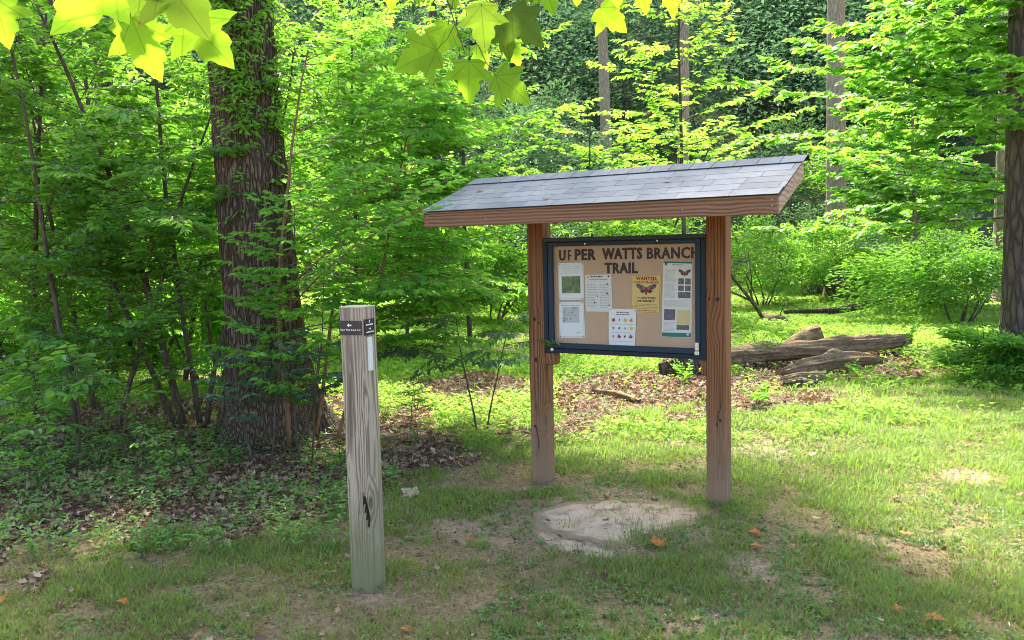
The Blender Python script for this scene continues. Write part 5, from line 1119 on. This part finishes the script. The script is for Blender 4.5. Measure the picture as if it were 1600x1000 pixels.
# ------------------------------------------------------------------ maple boughs hanging into the picture
def mat_maple(name, c0, tr, fac):
    t = NT(name); sep = t.n('SeparateXYZ', {0: t.n('TexCoord').outputs['Object']}); 
    n1 = t.noise(t.co(), 22, 4); vo = t.n('TexVoronoi', {'Vector': t.co((1, 1, .01)), 'Scale': 24.0}).outputs['Distance']; sp = t.ramp(vo, [(.06, 1.0), (.10, 0.0)])
    c = t.mix(t.math('MULTIPLY', n1, .5), c0, tuple(x*.6 for x in c0)); tc = t.mix(t.math('MULTIPLY', n1, .3), tr, tuple(x*.75 for x in tr))
    # veins radiating from the leaf foot
    th = t.math('ARCTAN2', sep.outputs[0], sep.outputs[1]); vn = None
    for a in (0, .78, -.78, 1.45, -1.45):
        d = t.math('ABSOLUTE', t.math('SINE', t.math('SUBTRACT', th, a))); ln = t.n('VectorMath', {0: t.n('TexCoord').outputs['Object']}, operation='LENGTH').outputs[1]
        e = t.math('MULTIPLY', d, ln); v = t.math('LESS_THAN', e, .0012); v = t.math('MULTIPLY', v, t.math('GREATER_THAN', t.math('COSINE', t.math('SUBTRACT', th, a)), 0.0)); vn = v if vn is None else t.math('MAXIMUM', vn, v)
    tc = t.mix(t.math('MULTIPLY', vn, .6), tc, tuple(x*.4 for x in tr)); c = t.mix(t.math('MULTIPLY', vn, .4), c, tuple(min(1, x*1.8) for x in c0))
    c = t.mix(t.math('MULTIPLY', sp, .85), c, (.16, .04, .015)); tc = t.mix(t.math('MULTIPLY', sp, .85), tc, (.25, .05, .01))
    p_ = t.principled(c, .55, spec=.2)
    return t.surf(t.n('MixShader', {0: fac, 1: p_, 2: t.n('BsdfTranslucent', {'Color': tc}).outputs[0]}).outputs[0])
M_MP1 = mat_maple('maple_leaf_green', (.06, .15, .015), (.36, .62, .025), .68); M_MP2 = mat_maple('maple_leaf_olive', (.05, .095, .014), (.18, .29, .018), .6)
def bough(label, base, leaves, twigs, Y0, upper=()):
    root = tag(empty('maple_bough', (0, 0, 0)), label, 'bough'); root.location = at(base[0], base[1], Y0)
    o0 = np.array(root.location); w = MB()
    for pts, r in twigs: P = np.array([at(a, b_, Yq)-o0 for a, b_, Yq in pts]); w.tube(P, np.linspace(r, r*.6, len(P)), 6)
    for i, (fx, fy, tx_, ty_, Y, tilt, roll, m_) in enumerate(leaves):
        A = at(fx, fy, Y); B_ = at(tx_, ty_, Y+tilt); D = B_-A; s = np.linalg.norm(D)*.93; D = unit(D); N = unit(np.array([0.0, -1, .25])); X = unit(np.cross(D, N)); N = np.cross(X, D)
        c_, s_ = math.cos(roll), math.sin(roll); X2 = X*c_+N*s_; N2 = np.cross(X2, D)
        o = leaf_mesh('leaf', s, m_, (rng.uniform(.1, .35), rng.uniform(-.3, .2), rng.uniform(.0, .3)), 500+i+int(base[0]), root)
        o.matrix_local = Matrix(((X2[0], D[0], N2[0], A[0]-o0[0]), (X2[1], D[1], N2[1], A[1]-o0[1]), (X2[2], D[2], N2[2], A[2]-o0[2]), (0, 0, 0, 1)))
        q = unit(A-B_)*.02; w.tube([A-o0+D*.0, A-o0-D*.03+[0, 0, .015], A-o0-D*.05+[0, 0, .04]], .0011, 5)
    for i, (fx, fy, Yq) in enumerate(upper):      # unseen leaves added up the sun's path to shade those below
        A = at(fx, fy, Yq); q = A+np.array([sd[0], sd[1], sd[2]])*rng.uniform(.25, .7); o = leaf_mesh('leaf', rng.uniform(.10, .14), M_MP2, (.2, .1, .1), 800+i, root); o.location = q-o0; o.rotation_euler = (rng.uniform(-.5, .5), rng.uniform(-.5, .5), rng.uniform(0, 6.28))
    w.build('twig', B_SAP, root, smooth=True); return root
bough('bough of large sunlit yellow-green maple leaves hanging at the top left', (330, -60), [
    (288, 22, 372, 112, 1.62, .0, .15, M_MP1), (205, 28, 250, 138, 1.66, .03, -.2, M_MP1), (255, -35, 330, 62, 1.5, -.02, .1, M_MP2),
    (222, -30, 212, 52, 1.72, .0, .5, M_MP2), (175, -50, 82, 75, 1.5, .0, 1.32, M_MP1), (-10, -5, 15, 78, 1.5, 0, .4, M_MP1), (150, -70, 185, 20, 1.7, .02, .3, M_MP1), (330, -70, 300, 10, 1.75, 0, -.3, M_MP1)],
    [([(330, -90, 1.7), (250, -40, 1.65), (180, -50, 1.6), (60, -60, 1.55), (-40, -50, 1.5)], .003)], 1.65, [(255, 20, 1.6), (215, 40, 1.65), (100, 20, 1.5)])
bough('bough of darker green maple leaves hanging at the top centre', (800, -40), [
    (682, 78, 608, 112, 2.05, .0, .1, M_MP1), (700, 38, 678, 98, 2.1, .02, .2, M_MP1), (733, 95, 731, 168, 2.1, .0, -.1, M_MP1), (775, 118, 838, 165, 2.0, .02, .15, M_MP1),
    (752, 8, 758, 88, 1.95, .0, -.1, M_MP2), (800, 15, 858, 78, 2.1, .02, .25, M_MP2), (785, 40, 800, 98, 2.2, .0, .1, M_MP2), (850, -20, 870, 26, 2.1, 0, .1, M_MP1), (938, 12, 985, 52, 2.3, 0, -.1, M_MP1),
    (1040, -45, 1062, 32, 2.1, 0, .3, M_MP1), (1000, -35, 1012, 28, 2.2, 0, .2, M_MP1), (905, -40, 900, 14, 2.2, 0, -.2, M_MP1), (610, -35, 612, 22, 2.1, 0, .2, M_MP1), (700, -35, 715, 18, 2.2, 0, .2, M_MP1), (648, -30, 655, 10, 2.2, 0, 0, M_MP1), (960, -40, 968, 16, 2.25, 0, 0, M_MP1), (745, 70, 770, 110, 2.25, .02, .5, M_MP1), (800, 70, 812, 110, 2.25, .02, -.4, M_MP1)],
    [([(690, -60, 2.1), (700, 5, 2.1), (712, 40, 2.1), (727, 85, 2.1)], .0022), ([(860, -50, 2.1), (800, -5, 2.1), (757, 5, 2.05), (772, 115, 2.05)], .0014), ([(1100, -60, 2.2), (950, -45, 2.2), (860, -50, 2.1), (600, -60, 2.1)], .003)], 2.1, [(rng.uniform(600, 880), rng.uniform(0, 150), 2.1) for _ in range(26)])
# leafy twig beside the display case and sprig on the roof
M_SPR = L_SHADE
q = onf(862, 530, YF); root = tag(empty('leafy_twig', tuple(KL+KE*q[0]-KN*(YF-.03)+np.array([0, 0, q[1]]))), 'small green leafy twig poking past the lower left corner of the display case', 'twig'); w = MB(); lv = Lv()
w.tube([(-.16, .05, -.02), (-.08, -.0, 0), (.04, -.02, -.01)], .003, 5); twig_leaves(lv, np.array([-.08, 0, 0.]), np.array([.04, -.03, -.01]), 10, .075, .6, (.2, .7), pend=.5)
w.build('stem', B_SAP, root, smooth=True); lv.build('leaves', HEX, M_SPR, root)

# ------------------------------------------------------------------ sun and sky
sd = Vector((math.sin(SUN_AZ)*math.cos(SUN_EL), math.cos(SUN_AZ)*math.cos(SUN_EL), math.sin(SUN_EL)))
sl_ = bpy.data.lights.new('sun', 'SUN'); sl_.energy = 4.0; sl_.angle = math.radians(3.0); sl_.color = (1.0, .93, .80)
so_ = bpy.data.objects.new('sun', sl_); COL.objects.link(so_); so_.rotation_euler = sd.to_track_quat('Z', 'Y').to_euler()
wd = bpy.data.worlds.new('World'); sc.world = wd; wd.use_nodes = True; nt = wd.node_tree
sky = nt.nodes.new('ShaderNodeTexSky'); sky.sky_type = 'NISHITA'; sky.sun_disc = False; sky.sun_elevation = SUN_EL; sky.sun_rotation = SUN_AZ
sky.air_density = 1.0; sky.dust_density = 3.0; sky.ozone_density = .5
bg = nt.nodes['Background']; nt.links.new(sky.outputs[0], bg.inputs['Color']); bg.inputs['Strength'].default_value = .135
sc.view_settings.view_transform = 'Standard'; sc.view_settings.look = 'None'; sc.view_settings.gamma = 1; sc.view_settings.exposure = 2.38
cy = sc.cycles; sc.cycles.filter_width = 1.0; cy.use_denoising = True; cy.denoiser = 'OPENIMAGEDENOISE'; cy.max_bounces = 6; cy.diffuse_bounces = 2; cy.glossy_bounces = 2; cy.transmission_bounces = 4; cy.transparent_max_bounces = 6
cy.caustics_reflective = False; cy.caustics_refractive = False; cy.sample_clamp_indirect = 6


# ------------------------------------------------------------------ groups of like things
GR = dict(fallen_leaf='single fallen leaves on the lawn and litter', leafy_bush='bushes in the middle distance', seedling='seedlings at the edge of the woods', forest_tree='tall forest trunks', understory_tree='small trees under the canopy', leafy_shrub='low shrubs round the broad trunk', fallen_log='logs lying behind the kiosk', rotten_log='rotten wood in the litter', fallen_branch='dead fallen branches', fallen_twig='thin sticks on the ground', green_weed='green weeds round the logs', paper_notice='papers pinned inside the display case', paper_poster='papers pinned inside the display case', maple_bough='maple boughs hanging at the top', young_maple='young maples on the right', young_beech='yellow-green saplings behind the roof', flat_stone='worn flat stones before the kiosk')
for o in list(COL.objects):
    if o.parent is None and o.get('label'):
        g_ = GR.get(o.name.split('.')[0])
        if g_: o['group'] = g_
